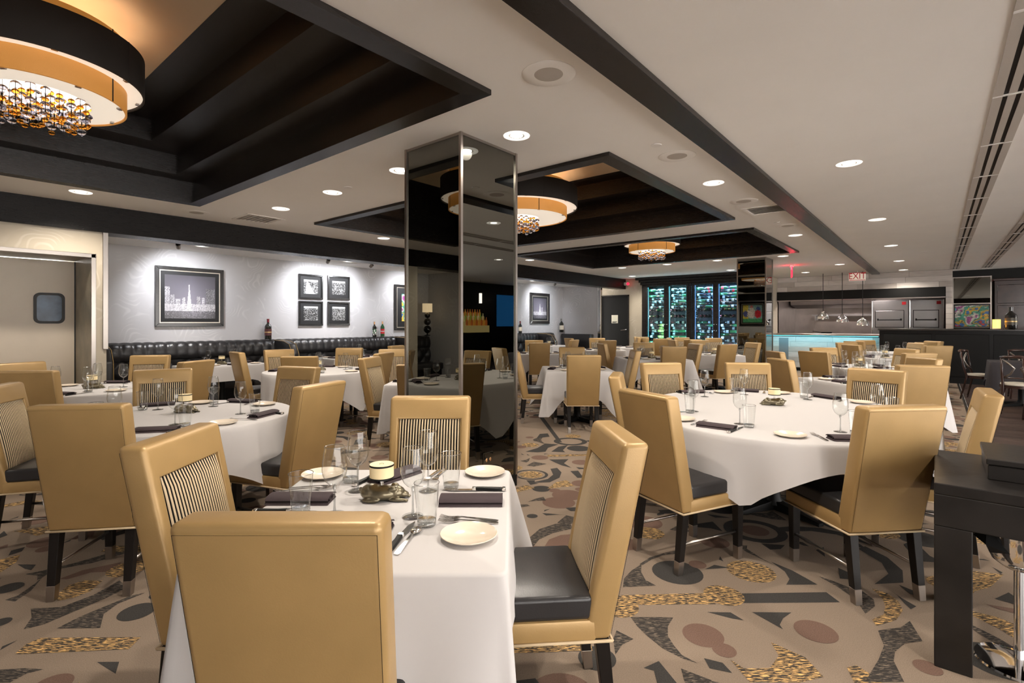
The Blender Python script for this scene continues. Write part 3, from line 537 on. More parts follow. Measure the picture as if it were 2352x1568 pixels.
# ================================================================ dining chairs
def chair_meshes():
    me = {}
    def bp(x, t, s):      # x across (-1..1), t up (0 bottom, 1 top), s depth (0 rear, 1 front)
        w = 0.208 + 0.012 * t; z = 0.345 + 0.668 * t
        yr = -0.250 - 0.135 * t; yf = -0.150 - 0.142 * t
        return (x * w, yr + (yf - yr) * s, z)
    b = MB(); px = 0.79; t0, t1 = 0.20, 0.83; dep = 0.86
    o0 = [bp(-1, 0, 1), bp(1, 0, 1), bp(1, 1, 1), bp(-1, 1, 1)]; r0 = [bp(-1, 0, 0), bp(1, 0, 0), bp(1, 1, 0), bp(-1, 1, 0)]
    h = [bp(-px, t0, 1), bp(px, t0, 1), bp(px, t1, 1), bp(-px, t1, 1)]; q = [bp(-px, t0, dep), bp(px, t0, dep), bp(px, t1, dep), bp(-px, t1, dep)]
    v = o0 + r0 + h + q
    f = [(5, 4, 7, 6), (0, 4, 5, 1), (1, 5, 6, 2), (2, 6, 7, 3), (3, 7, 4, 0)]
    for i in range(4):
        j = (i + 1) % 4; f.append((j, i, 8 + i, 8 + j)[::-1]); f.append((8 + j, 8 + i, 12 + i, 12 + j)[::-1])
    f.append((12, 13, 14, 15))
    b.add(v, f); m = b.mesh('backrest', M['leather']); bm = bmesh.new(); bm.from_mesh(m); bmesh.ops.recalc_face_normals(bm, faces=bm.faces)
    outer = [e for e in bm.edges if all(vv.index < 8 for vv in e.verts)]; inner = [e for e in bm.edges if all(8 <= vv.index < 12 for vv in e.verts)]
    bmesh.ops.bevel(bm, geom=outer, offset=0.020, segments=4, profile=0.5, affect='EDGES'); bm.edges.ensure_lookup_table()
    inner = [e for e in inner if e.is_valid]
    bmesh.ops.bevel(bm, geom=inner, offset=0.007, segments=2, profile=0.5, affect='EDGES'); bm.to_mesh(m); bm.free()
    m.polygons.foreach_set('use_smooth', [True] * len(m.polygons)); m.set_sharp_from_angle(angle=math.radians(50)); me['back'] = m
    # channelled striped panel
    p = MB(); N = 22; K = 10; wpan = 2 * px * 0.212 - 0.004
    def yfront(z): t = (z - 0.345) / 0.668; return -0.150 - 0.142 * t
    z0, z1 = 0.345 + 0.668 * t0, 0.345 + 0.668 * t1 - 0.003
    for i in range(N):
        xa = -wpan / 2 + wpan * i / N; ww = wpan / N
        prof = [(0.0, 0.0, 1), (0.25, 0.0, 0), (0.36, 0.75, 0), (0.5, 1.0, 0), (0.64, 0.75, 0), (0.75, 0.0, 1), (1.0, 0.0, 1)]
        base = len(p.V); vs = []
        for j in range(K + 1):
            s = j / K; z = z0 + (z1 - z0) * s; bulge = 0.010 + 0.014 * math.sin(math.pi * min(1, s * 1.02)) ** 0.7 if 0 < s < 1 else 0.004
            for (u, hgt, _) in prof:
                edge = math.sin(math.pi * (i + u) / N) ** 0.35
                vs.append((xa + ww * u, yfront(z) - 0.012 + bulge * edge + 0.0032 * hgt * (1 if 0 < s < 1 else 0.4), z))
        n = len(prof)
        for j in range(K):
            for k in range(n - 1):
                p.add([], []); p.F.append((base + j * n + k, base + j * n + k + 1, base + (j + 1) * n + k + 1, base + (j + 1) * n + k)); p.M.append(0 if 1 <= k <= 4 else 1)
        p.V += vs
    me['panel'] = p.mesh('striped_panel', [M['stripe_tan'], M['stripe_dark']], 2)
    # seat
    s = MB().box(-0.206, 0.206, -0.19, 0.248, 0.415, 0.497)
    m = s.mesh('seat_cushion', M['black_leather']); bm = bmesh.new(); bm.from_mesh(m)
    bmesh.ops.subdivide_edges(bm, edges=bm.edges[:], cuts=4, use_grid_fill=True)
    for vv in bm.verts:
        if vv.co.z > 0.49:
            a = max(0, 1 - (abs(vv.co.x) / 0.206) ** 3) * max(0, 1 - (abs(vv.co.y - 0.03) / 0.22) ** 3); vv.co.z += 0.012 * a
    es = [e for e in bm.edges if e.calc_face_angle(0) > 0.9]; bmesh.ops.bevel(bm, geom=es, offset=0.016, segments=3, profile=0.5, affect='EDGES'); bm.to_mesh(m); bm.free()
    m.polygons.foreach_set('use_smooth', [True] * len(m.polygons)); me['seat'] = m
    me['rail'] = MB().box(-0.210, 0.210, -0.20, 0.252, 0.345, 0.418).mesh('seat_rail', M['leather'], 1, 0.010, 2)
    loop = [(-0.212, 0.254, 0.347), (0.212, 0.254, 0.347), (0.212, -0.254, 0.347), (-0.212, -0.254, 0.347)]
    w = MB()
    for i in range(4): w.tube([loop[i], loop[(i + 1) % 4]], 0.0055, 6)
    me['welt'] = w.mesh('welt', M['stripe_tan'], 3)
    se = MB(); sp = []
    for (x, t) in ((-0.95, 0.02), (-0.95, 0.965), (0.95, 0.965), (0.95, 0.02)): q_ = bp(x, t, 0); sp.append((q_[0], q_[1] - 0.0002, q_[2]))
    se.tube(sp, 0.0007, 4); me['seam'] = se.mesh('seam', M['stripe_dark'])
    def leg(x, ya, yb):
        def sq(cx, cy, h, z): return [(cx - h, cy - h, z), (cx + h, cy - h, z), (cx + h, cy + h, z), (cx - h, cy + h, z)]
        lo = yb + (ya - yb) * 0.075 / 0.345
        return (MB().hexa(sq(x, lo, 0.0195, 0.075), sq(x, ya, 0.024, 0.348)).mesh('leg', M['black_wood'], 0, 0.002, 1),
                MB().hexa(sq(x, yb, 0.0185, 0.0), sq(x, lo, 0.0205, 0.077)).mesh('ferrule', M['steel'], 0, 0.0015, 1))
    me['legs'] = [leg(-0.178, 0.215, 0.215), leg(0.178, 0.215, 0.215), leg(-0.178, -0.222, -0.262), leg(0.178, -0.222, -0.262)]
    me['rods'] = [MB().tube([(x, -0.242, 0.165), (x, 0.215, 0.165)], 0.0085, 8).mesh('stretcher', M['steel'], 3) for x in (-0.178, 0.178)]
    return me
CM = chair_meshes()
TABLES = []
def clear_of_tables(x, y, dx, dy):
    for _ in range(40):
        hit = False
        for (tx, ty, rz, kind, a, b) in TABLES:
            c, s = math.cos(-rz), math.sin(-rz)
            for lx in (-0.21, -0.1, 0, 0.1, 0.21):
                for ly in (-0.16, -0.26):
                    wx, wy = x + dy * lx + dx * ly - tx, y - dx * lx + dy * ly - ty
                    u, v = c * wx - s * wy, s * wx + c * wy
                    if (kind == 'round' and (u / (a + 0.015)) ** 2 + (v / (b + 0.015)) ** 2 < 1) or (kind != 'round' and abs(u) < a + 0.015 and abs(v) < b + 0.015): hit = True
        if not hit: break
        x -= dx * 0.02; y -= dy * 0.02
    return x, y
def chair_at(x, y, dx, dy, label, group='cream leather dining chairs', back=None, detail=True):
    """x, y: middle of the back's top edge (back given) or seat centre; dx, dy: facing"""
    n = math.hypot(dx, dy); dx, dy = dx / n, dy / n
    if back: x, y = x + dx * 0.338, y + dy * 0.338
    x, y = clear_of_tables(x, y, dx, dy)
    t = empty('dining_chair', (x, y, 0), rz_of(dx, dy)); tag(t, label, 'chair', group)
    put('backrest', CM['back'], t); put('striped_panel', CM['panel'], t); put('seat_cushion', CM['seat'], t); put('seat_rail', CM['rail'], t); put('welt', CM['welt'], t)
    if detail: put('seam', CM['seam'], t)
    for a, b in CM['legs']:
        l = put('leg', a, t); put('ferrule', b, l)
    for r in CM['rods']: put('stretcher', r, t)
    return t
def ch(l, d, phi, label, **k): x, y = diag(l, d); dx, dy = face(phi); return chair_at(x, y, dx, dy, label, back=True, **k)

# ================================================================ tables and cloths
def outline(kind, a, b, n=96):
    P = []
    if kind == 'round':
        for i in range(n): t = 2 * math.pi * i / n; P.append((a * math.cos(t), b * math.sin(t), math.cos(t) / a, math.sin(t) / b))
    else:
        r = 0.03
        for cx, cy, a0 in ((a - r, b - r, 0), (-a + r, b - r, 90), (-a + r, -b + r, 180), (a - r, -b + r, 270)):
            for i in range(7): t = math.radians(a0 + 90 * i / 6); P.append((cx + r * math.cos(t), cy + r * math.sin(t), math.cos(t), math.sin(t)))
            # straight run to the next corner
            nx, ny = [(0, 1), (-1, 0), (0, -1), (1, 0)][a0 // 90]
            e = {0: (-a + r, b), 90: (-a, -b + r), 180: (a - r, -b), 270: (a, b - r)}[a0]; s0 = P[-1]
            for k in range(1, 14): u = k / 14; P.append((s0[0] + (e[0] - s0[0]) * u, s0[1] + (e[1] - s0[1]) * u, nx, ny))
    out = []
    for x, y, nx, ny in P: q = math.hypot(nx, ny); out.append((x, y, nx / q, ny / q))
    return out
def cloth_mesh(kind, a, b, L, seed, ang=0.0, top=0.757, K=8, flare=0.16, rip=0.02, matl=None):
    rnd = random.Random(seed); P = outline(kind, a, b); n = len(P); mb = MB(); ph = [rnd.uniform(0, 6.28) for _ in range(4)]
    hang = []
    for x, y, nx, ny in P:
        if kind == 'round':
            t = math.atan2(y, x) - ang; h = L / max(abs(math.cos(t)), abs(math.sin(t))) ** 0.70 - math.hypot(x, y); c = abs(math.sin(2 * t)) ** 6
        else:
            c = max(0, 1 - math.hypot(abs(x) - a, abs(y) - b) / 0.26); c = c * c * (3 - 2 * c); h = (L - a) * (1 + 0.62 * c)
        hang.append((max(0.08, h), c))
    v = [(x, y, top) for x, y, _, _ in P]; f = [tuple(range(n))]
    inner = [(x * 0.96, y * 0.96, top) for x, y, _, _ in P]
    for k in range(1, K + 1):
        s = k / K
        for i, (x, y, nx, ny) in enumerate(P):
            h, c = hang[i]; d = h * s; u = i / n * 2 * math.pi
            fold = math.sin(u * 9 + ph[0]) * 0.5 + math.sin(u * 17 + ph[1]) * 0.35 + math.sin(u * 5 + ph[2]) * 0.4
            rr = rip * (0.5 + 1.8 * c) * s * fold
            o = 0.004 + flare * d * (0.35 + 0.9 * c) * (0.6 + 0.4 * math.sin(u * 3 + ph[3])) + rr
            v.append((x + nx * o, y + ny * o, top - d + 0.004 * (1 - s)))
    for k in range(K):
        for i in range(n):
            j = (i + 1) % n; f.append((k * n + i, (k + 1) * n + i, (k + 1) * n + j, k * n + j))
    mb.add(v, f); m = mb.mesh('tablecloth', matl or M['cloth'])
    bm = bmesh.new(); bm.from_mesh(m)
    e = [x for x in bm.edges if all(abs(w.co.z - top) < 1e-6 for w in x.verts) and x.is_manifold and len(x.link_faces) == 2]
    bmesh.ops.bevel(bm, geom=e, offset=0.010, segments=2, profile=0.5, affect='EDGES')
    bm.to_mesh(m); bm.free()
    m.polygons.foreach_set('use_smooth', [True] * len(m.polygons)); m.set_sharp_from_angle(angle=math.radians(70)); return m
def table(x, y, rz, kind, a, b, L, label, cloth_label, seed, ang=0.0, flare=0.16, rip=0.02, group='tables under white cloths', matl=None, z=0.75):
    TABLES.append((x, y, rz, kind, a, b))
    t = empty('dining_table', (x, y, 0), rz); tag(t, label, 'table', group)
    P = [(q[0] * 0.985, q[1] * 0.985) for q in outline(kind, a, b, 48)]
    put('tabletop', MB().prism(P, z - 0.035, z).mesh('tabletop', M['black_wood']), t)
    put('column', MB().lathe([(0.0, 0.04), (0.075, 0.04), (0.05, 0.10), (0.045, 0.64), (0.11, z - 0.035), (0, z - 0.035)], 20).mesh('column', M['black'], 1), t)
    ft = MB().hexa([(0.0, -0.04, 0.0), (0.40, -0.025, 0.0), (0.40, 0.025, 0.0), (0.0, 0.04, 0.0)], [(0.0, -0.035, 0.075), (0.40, -0.022, 0.022), (0.40, 0.022, 0.022), (0.0, 0.035, 0.075)]).mesh('foot', M['black'], 0, 0.004, 1)
    for k in range(4): put('foot', ft, t, None, math.pi / 4 + k * math.pi / 2)
    c = put('tablecloth', cloth_mesh(kind, a, b, L, seed, ang, z + 0.007, flare=flare, rip=rip, matl=matl), None, (x, y, 0), rz)
    tag(c, cloth_label, 'tablecloth', 'tablecloths')
    return t
def tb(l, d, rot, *a, **k): x, y = diag(l, d); return table(x, y, TH + math.radians(rot), *a, **k)

WC = 'white cloth draped over '
tb(-0.455, 1.84, 0, 'rect', 0.445, 0.485, 0.76, 'square foreground table under a white cloth, set for four', WC + 'the square foreground table', 1, flare=0.22, rip=0.022)
table(-4.2, 1.32, 0, 'round', 0.74, 0.74, 0.98, 'round table at left centre under a white cloth, behind the foreground table', WC + 'the round table at left centre', 2, ang=math.radians(70), flare=0.15)
table(-0.97, 4.32, math.radians(16), 'round', 0.98, 1.20, 1.27, 'large oval table at right under a white cloth, seven chairs around it', WC + 'the large oval table at right', 3, ang=math.radians(34), flare=0.12, rip=0.025)
table(-6.60, 1.28, 0, 'round', 0.62, 0.62, 0.86, 'round table at far left in front of the porthole door', WC + 'the round table in front of the porthole door', 4)
table(-8.86, 3.36, 0, 'rect', 0.36, 0.60, 0.60, 'booth table at the banquette below the big skyline picture', WC + 'the booth table below the big skyline picture', 5, rip=0.01)
tb(-2.72, 7.2, 0, 'round', 0.72, 0.72, 0.98, 'round table left of the near column, in front of the booths', WC + 'the round table left of the near column', 6, ang=0.3)
tb(-0.92, 5.95, 0, 'rect', 0.46, 0.46, 0.78, 'square table half hidden behind the near mirrored column', WC + 'the square table half hidden by the near column', 7, flare=0.25)
table(-8.86, 5.75, 0, 'rect', 0.36, 0.60, 0.58, 'booth table at the banquette below the four small pictures', WC + 'the booth table below the four small pictures', 8, rip=0.01)
tb(-1.35, 9.4, 0, 'rect', 0.38, 0.38, 0.62, 'small square table behind the near column, mostly hidden', WC + 'a small square table hidden behind the near column', 9)
tb(0.95, 7.48, 0, 'rect', 0.48, 0.48, 0.86, 'square table in the centre aisle just right of the near column', WC + 'the square table just right of the near column', 10, flare=0.25, rip=0.03)
tb(0.62, 11.35, 0, 'rect', 0.48, 0.48, 0.80, 'square table behind the centre aisle table, near the far booths', WC + 'the second square table right of the near column', 11)
tb(2.3, 12.9, 0, 'rect', 0.48, 0.48, 0.80, 'square table in front of the black service door', WC + 'the square table in front of the black service door', 12)
table(-8.86, 12.4, 0, 'rect', 0.36, 0.60, 0.58, 'booth table in the far corner below the night tower picture', WC + 'the booth table below the night tower picture', 13, rip=0.01)
tb(2.65, 9.7, 0, 'rect', 0.60, 0.52, 0.92, 'square table between centre aisle and wine cabinet', WC + 'the square table between centre aisle and wine cabinet', 14, flare=0.25)
tb(4.35, 11.0, -10, 'rect', 0.50, 0.50, 0.82, 'square table beside the distant mirrored column', WC + 'the square table beside the distant mirrored column', 15)
tb(3.1, 14.2, 0, 'rect', 0.40, 0.40, 0.66, 'small square table before the cream wall strip', WC + 'the small square table before the cream wall strip', 16)
tb(4.75, 13.75, 0, 'rect', 0.40, 0.40, 0.66, 'small square table right in front of the wine cabinet', WC + 'the small square table in front of the wine cabinet', 17)
table(-0.62, 7.1, TH + 0.12, 'rect', 0.50, 0.50, 0.80, 'square table behind the large oval table at right', WC + 'the square table behind the large oval table', 18)
table(-0.92, 9.45, TH, 'rect', 0.48, 0.48, 0.78, 'second square table in the right-hand row', WC + 'the second square table in the right-hand row', 19)
table(-0.78, 12.35, TH, 'rect', 0.48, 0.48, 0.78, 'third square table in the right-hand row', WC + 'the third square table in the right-hand row', 20)
table(-0.72, 14.55, TH, 'rect', 0.44, 0.44, 0.74, 'farthest square table in the right-hand row, by the counter', WC + 'the farthest square table in the right-hand row', 21)

# ---- chairs: foreground table
ch(-0.482, 1.08, 0, 'cream leather chair nearest the camera, seen from behind')
ch(-1.255, 1.90, 90, 'cream leather chair with striped panel at the left of foreground table')
ch(-0.45, 2.86, 180, 'cream leather chair with striped panel at far side of foreground table')
ch(0.405, 1.95, -95, 'cream leather chair with striped panel at the right of foreground table')
# round table at left centre
chair_at(-3.567, 0.82, -0.745, 0.667, 'cream leather chair at left seen from behind, beside round table')
chair_at(-3.21, 1.84, -0.9, -0.32, 'cream leather chair with its back turned, right of the round left table', back=True)
chair_at(-4.60, 2.42, 0.36, -0.93, 'striped-front chair at far right of the round left table', back=True)
chair_at(-5.28, 1.52, 0.92, -0.30, 'striped-front chair facing camera across the round left table', back=True)
chair_at(-4.76, 0.42, 0.52, 0.80, 'striped-front chair cut by the left photo edge', back=True)
# oval table
chair_at(-1.18, 3.136, 0.41, 0.91, 'cream leather chair at oval table, near left, showing its broad back')
chair_at(-0.38, 3.42, -0.72, 0.69, 'cream leather chair at oval table, near right, showing back and black seat')
chair_at(0.24, 4.20, -0.98, -0.05, 'striped-front chair right of the oval table, beside the service stand', back=True)
chair_at(-1.93, 3.72, 0.88, 0.40, 'cream leather chair seen edge-on, left of the oval table', back=True)
chair_at(-2.20, 5.05, 0.78, -0.62, 'striped-front chair at far left of the oval table', back=True)
chair_at(-1.50, 5.60, 0.50, -0.87, 'striped-front chair at far side of the oval table, beside the small lamp', back=True)
chair_at(-0.46, 5.32, -0.21, -0.98, 'striped-front chair at far right of the oval table', back=True)
# round table by the porthole door
x, y = diag(-4.16, 4.47); chair_at(x, y, *face(-8), 'brownish-looking chair from behind at the porthole door table', back=True)
x, y = diag(-5.10, 5.3); chair_at(x, y, *face(105), 'pale yellow lit chair at far left beneath the porthole door', back=True)
x, y = diag(-4.62, 6.55); chair_at(x, y, *face(165), 'striped-front chair at far side of the porthole door table, before the booth', back=True)
# booth tables
ch(-3.45, 5.58, -78, 'chair with its back turned at right of the porthole door table')
ch(-3.90, 7.25, 45, 'narrow edge-on chair right of the booth table below the skyline picture')
x, y = diag(-3.62, 7.95); chair_at(x, y, *face(140), 'striped-front chair left of the round table near the column, before the booth end', back=True)
ch(-2.62, 6.35, -8, 'chair seen from behind at near side of the round table by the column')
ch(-1.76, 7.05, -75, 'chair seen from behind at right of the round table by the column')
ch(-2.68, 8.45, 178, 'striped-front chair at far side of the round table by the column')
ch(-1.70, 6.10, 102, 'striped-front chair facing right, just left of the near column')
ch(-0.92, 5.05, 0, 'chair back cut off by the left edge of the near column')
ch(-1.87, 8.05, 172, 'chair peeping out left of the near column, front side')
ch(-2.12, 9.35, 110, 'farthest yellow chair touching the left edge of the near column')
# centre aisle
ch(0.92, 6.55, 0, 'yellowish chair back in the centre aisle, facing away')
ch(0.06, 7.45, 88, 'chair facing right beside the near column, black seat visible')
ch(1.86, 7.7, -88, 'chair facing left at right of the centre aisle table')
ch(1.02, 8.75, 180, 'striped-front chair at far side of the centre aisle table')
ch(0.57, 10.6, 0, 'chair back second beyond the near column, left of the aisle')
ch(0.53, 12.3, 180, 'pale chair facing camera before the far booths')
ch(2.26, 12.15, 0, 'chair back before the black service door')
ch(2.0, 10.4, 82, 'edge-on chair leaning left of the table before the wine cabinet')
ch(2.34, 14.1, 180, 'chair facing camera beside the mirrored corner post')
ch(1.54, 13.9, 70, 'tiny yellow edge-on chair before the far corner booth'); ch(1.53, 12.55, -60, 'tiny tan chair before the far corner booth')
ch(2.80, 14.6, -85, 'tiny chair in front of the black service door handle')
# wine cabinet side
ch(2.83, 8.95, 0, 'dark tan chair back at near side of the table before the wine cabinet')
ch(2.79, 10.85, 180, 'striped-front chair at far side of the table before the wine cabinet')
ch(3.66, 10.2, -100, 'chair facing left at right of the table before the wine cabinet')
ch(3.95, 13.5, 0, 'chair back below the first wine cabinet door')
ch(3.86, 15.3, 180, 'yellowish chair facing camera below the cream wall strip'); ch(3.52, 14.3, -95, 'small chair facing left below the cream wall strip')
ch(4.15, 9.85, -22, 'yellow-green chair back beside the distant column, black seat showing')
ch(4.50, 12.3, 180, 'tan chair facing camera below the third wine cabinet door')
ch(5.02, 10.8, -100, 'chair facing left in front of the distant mirrored column')
ch(4.54, 12.85, 8, 'chair back below the second wine cabinet door'); ch(3.95, 12.6, 85, 'edge-on chair below the second wine cabinet door')
ch(4.42, 14.4, -80, 'narrow chair close to the wine cabinet door stile'); ch(4.86, 14.65, 170, 'far chair facing camera close to the wine cabinet')
ch(5.55, 14.1, 180, 'far yellow-green chair below the fourth wine cabinet door')
# right-hand row
chair_at(-1.38, 6.45, 0.74, 0.67, 'golden chair back left of the square table behind the oval table', back=True)
ch(3.80, 7.4, 92, 'small tan chair top behind the golden chair back')
chair_at(-0.11, 6.37, -0.42, 0.91, 'large tan chair back right of the oval table, before the dark bar', back=True)
ch(4.85, 6.02, -92, 'chair top just behind the large tan back at right')
ch(4.35, 7.38, 62, 'grey-tan chair back in front of the lit stone counter')
ch(5.20, 8.45, 178, 'striped-front chair in front of the lit stone counter')
ch(5.57, 7.0, 2, 'chair back rim between two chairs in the right-hand row')
ch(6.33, 8.2, -92, 'striped-front chair at right of the second table in the right-hand row')
ch(6.43, 9.7, 85, 'golden chair back at the third table of the right-hand row')
ch(7.05, 10.8, 178, 'tan chair rim left of the golden back near the counter')
ch(7.74, 9.35, 14, 'tall tan chair back in the right-hand row against the dark bar')
ch(8.35, 10.55, -90, 'pale chair top at the third table of the right-hand row')
ch(7.72, 11.55, 62, 'chair back beside the end of the stone counter')
ch(8.50, 12.0, 178, 'striped-front chair farthest off, at the end of the stone counter')
ch(8.85, 10.95, 2, 'thin brown chair rim near the dark bar'); ch(9.6, 11.65, -95, 'farthest yellow chair against the dark bar front')

# ================================================================ tableware
TZ = 0.7575
bowl_me = MB().lathe([(0.004, 0.098), (0.018, 0.104), (0.032, 0.118), (0.040, 0.138), (0.0425, 0.155), (0.041, 0.180), (0.037, 0.208), (0.0325, 0.235)], 24).mesh('bowl', M['thin'], 3)
rim_me = MB().lathe([(0.0319, 0.2345), (0.0330, 0.2362), (0.0338, 0.2345), (0.0319, 0.2345)], 24).mesh('rim', M['rim'], 3)
stem_me = MB().lathe([(0.006, 0.006), (0.0038, 0.03), (0.0036, 0.08), (0.007, 0.100), (0.0, 0.104)], 12).mesh('stem', M['thick'], 3)
foot_me = MB().lathe([(0.0, 0.0), (0.036, 0.0), (0.037, 0.0015), (0.020, 0.0035), (0.006, 0.007), (0.0, 0.008)], 24).mesh('foot', M['thick'], 3)
tumb_me = MB().lathe([(0.031, 0.018), (0.034, 0.05), (0.038, 0.10), (0.041, 0.140)], 24).mesh('wall', M['thin'], 3)
trim_me = MB().lathe([(0.0402, 0.1395), (0.0414, 0.1414), (0.0422, 0.1395), (0.0402, 0.1395)], 24).mesh('rim', M['rim'], 3)
tbase_me = MB().lathe([(0.0, 0.0), (0.028, 0.0), (0.030, 0.003), (0.031, 0.020), (0.0, 0.014)], 24).mesh('base', M['thick'], 3)
plate_me = MB().lathe([(0.0, 0.004), (0.050, 0.004), (0.056, 0.007), (0.084, 0.014), (0.0875, 0.016), (0.0885, 0.0145), (0.080, 0.009), (0.055, 0.0), (0.0, 0.0)], 40).mesh('bread_plate', M['china'], 1)
def napkin_mesh():
    m = MB(); P = []
    for i in range(26):       # rolled and flattened, seen in section
        a = 2 * math.pi * (i / 12.0); r = 1 - 0.028 * i; P.append((0.050 * r * math.cos(a), 0.0155 + 0.0150 * r * math.sin(a)))
    n = len(P); L = 0.115; v = []; f = []
    th = 0.0016
    for s, (k) in ((-1, 0), (1, 1)):
        for (a, b) in P: v.append((s * L, a, b))
        for (a, b) in P: q = math.hypot(a, b - 0.0155) or 1; v.append((s * L, a * (1 - th / q), 0.0155 + (b - 0.0155) * (1 - th / q)))
    for i in range(n - 1):
        f.append((i, i + 1, 2 * n + i + 1, 2 * n + i)); f.append((n + i + 1, n + i, 3 * n + i, 3 * n + i + 1)); f.append((i, n + i, n + i + 1, i + 1)); f.append((2 * n + i, 2 * n + i + 1, 3 * n + i + 1, 3 * n + i))
    m.add(v, f); m.hexa([(-L, -0.046, 0.001), (L, -0.046, 0.001), (L, 0.046, 0.001), (-L, 0.046, 0.001)], [(-L, -0.040, 0.009), (L, -0.040, 0.009), (L, 0.040, 0.009), (-L, 0.040, 0.009)])
    return m.mesh('napkin', M['napkin'], 1)
nap_me = napkin_mesh()
def flat_pt(path, wid, z, th):       # flat bar along path with given half widths
    v = []; f = []; n = len(path)
    for (x, y), w, zz in zip(path, wid, z):
        v += [(x - w, y, zz), (x + w, y, zz), (x + w, y, zz + th), (x - w, y, zz + th)]
    for i in range(n - 1):
        a = 4 * i
        for k in range(4): f.append((a + k, a + (k + 1) % 4, a + 4 + (k + 1) % 4, a + 4 + k))
    f.append((3, 2, 1, 0)); f.append(tuple(4 * (n - 1) + k for k in range(4))); return v, f
def fork_mesh():
    m = MB(); m.add(*flat_pt([(0, -0.095), (0, -0.085), (0, -0.03), (0, 0.03), (0, 0.042), (0, 0.055)], [0.006, 0.0095, 0.006, 0.0035, 0.009, 0.012], [0.001, 0.001, 0.005, 0.008, 0.006, 0.004], 0.0022))
    for k in range(4):
        x = -0.0105 + 0.007 * k; v, f = flat_pt([(x, 0.053), (x, 0.08), (x, 0.105)], [0.0019, 0.0018, 0.0008], [0.004, 0.003, 0.009], 0.0018); m.add(v, f)
    return m.mesh('fork', M['cutlery'], 1)
def knife_meshes():
    b = MB(); b.add(*flat_pt([(0, 0.005), (0, 0.02), (0, 0.09), (0.003, 0.125)], [0.007, 0.010, 0.0095, 0.001], [0.004, 0.003, 0.002, 0.002], 0.0022))
    h = MB(); h.add(*flat_pt([(0, -0.112), (0, -0.09), (0.002, -0.04), (0, -0.005)], [0.010, 0.011, 0.0085, 0.009], [0.001, 0.001, 0.002, 0.003], 0.012))
    e = MB(); e.add(*flat_pt([(0, -0.125), (0, -0.110)], [0.0095, 0.0112], [0.001, 0.0008], 0.0126)); e.add(*flat_pt([(0, -0.008), (0, 0.008)], [0.010, 0.009], [0.002, 0.003], 0.012))
    return b.mesh('blade', M['cutlery'], 0, 0.0008, 1), h.mesh('handle', M['black'], 1, 0.003, 2), e.mesh('bolster', M['cutlery'], 1, 0.002, 1)
def spoon_mesh():
    m = MB(); m.add(*flat_pt([(0, -0.095), (0, -0.085), (0, -0.03), (0, 0.035), (0, 0.045)], [0.006, 0.0095, 0.006, 0.0035, 0.006], [0.001, 0.001, 0.005, 0.008, 0.006], 0.0022))
    m.ball((0, 0.068, 0.0085), (0.0175, 0.028, 0.006), 16, 8); return m.mesh('spoon', M['cutlery'], 1)
fork_me = fork_mesh(); knife_me = knife_meshes(); spoon_me = spoon_mesh()
def pig_mesh():
    m = MB()
    m.ball((-0.012, 0, 0.031), (0.072, 0.043, 0.034), 20, 12); m.ball((-0.045, 0, 0.036), (0.040, 0.042, 0.036), 16, 10)
    m.ball((0.048, 0.004, 0.033), (0.034, 0.031, 0.029), 16, 10); m.ball((0.074, 0.006, 0.024), (0.020, 0.018, 0.016), 14, 8)
    m.lathe([(0.0, 0.0), (0.012, 0.0), (0.013, 0.006), (0.0, 0.007)], 12, (0, 0, 0)) if False else None
    m.ball((0.090, 0.007, 0.022), (0.006, 0.012, 0.011), 12, 8)
    for s in (-1, 1):
        m.ball((0.040, s * 0.024, 0.056), (0.016, 0.008, 0.013), 10, 8); m.ball((0.060, s * 0.026, 0.009), (0.034, 0.010, 0.009), 12, 8); m.ball((-0.035, s * 0.038, 0.012), (0.034, 0.014, 0.013), 12, 8)
        m.ball((0.092, s * 0.026, 0.007), (0.009, 0.009, 0.007), 8, 6)
    m.tube([(-0.084, 0, 0.035), (-0.092, 0.006, 0.042), (-0.090, 0.012, 0.050), (-0.084, 0.008, 0.052)], 0.0035, 6)
    tmp = put('tmp_pig', m.mesh('tmp_pig', M['bronze'])); md = tmp.modifiers.new('r', 'REMESH'); md.mode = 'VOXEL'; md.voxel_size = 0.0030; md.use_smooth_shade = True
    sm = tmp.modifiers.new('s', 'SMOOTH'); sm.iterations = 3; sm.factor = 0.5
    dg = bpy.context.evaluated_depsgraph_get(); me = bpy.data.meshes.new_from_object(tmp.evaluated_get(dg)); me.name = 'pig_base'
    bpy.data.objects.remove(tmp); me.materials.clear(); me.materials.append(M['bronze'])
    for v in me.vertices:
        v.co.z = max(0.0, v.co.z * 0.82)
    return me
pig_me = pig_mesh()
lstem_me = MB().tube([(-0.005, 0, 0.055), (-0.005, 0, 0.085)], 0.007, 12).mesh('stem', M['chrome'], 1)
shade_me = MB().lathe([(0.0435, 0.082), (0.0445, 0.082), (0.0445, 0.134), (0.0435, 0.134), (0.0, 0.1335)], 32, (-0.005, 0, 0)).mesh('shade', M['lampshade'], 1)
band_me = [MB().lathe([(0.0446, z), (0.0456, z), (0.0456, z + 0.0065), (0.0446, z + 0.0065)], 32, (-0.005, 0, 0)).mesh('band', M['black'], 1) for z in (0.081, 0.1275)]
knob_me = MB().lathe([(0.0065, 0.1335), (0.0085, 0.1342), (0.0085, 0.1335)], 14, (-0.005, 0, 0)).mesh('switch', M['black'])
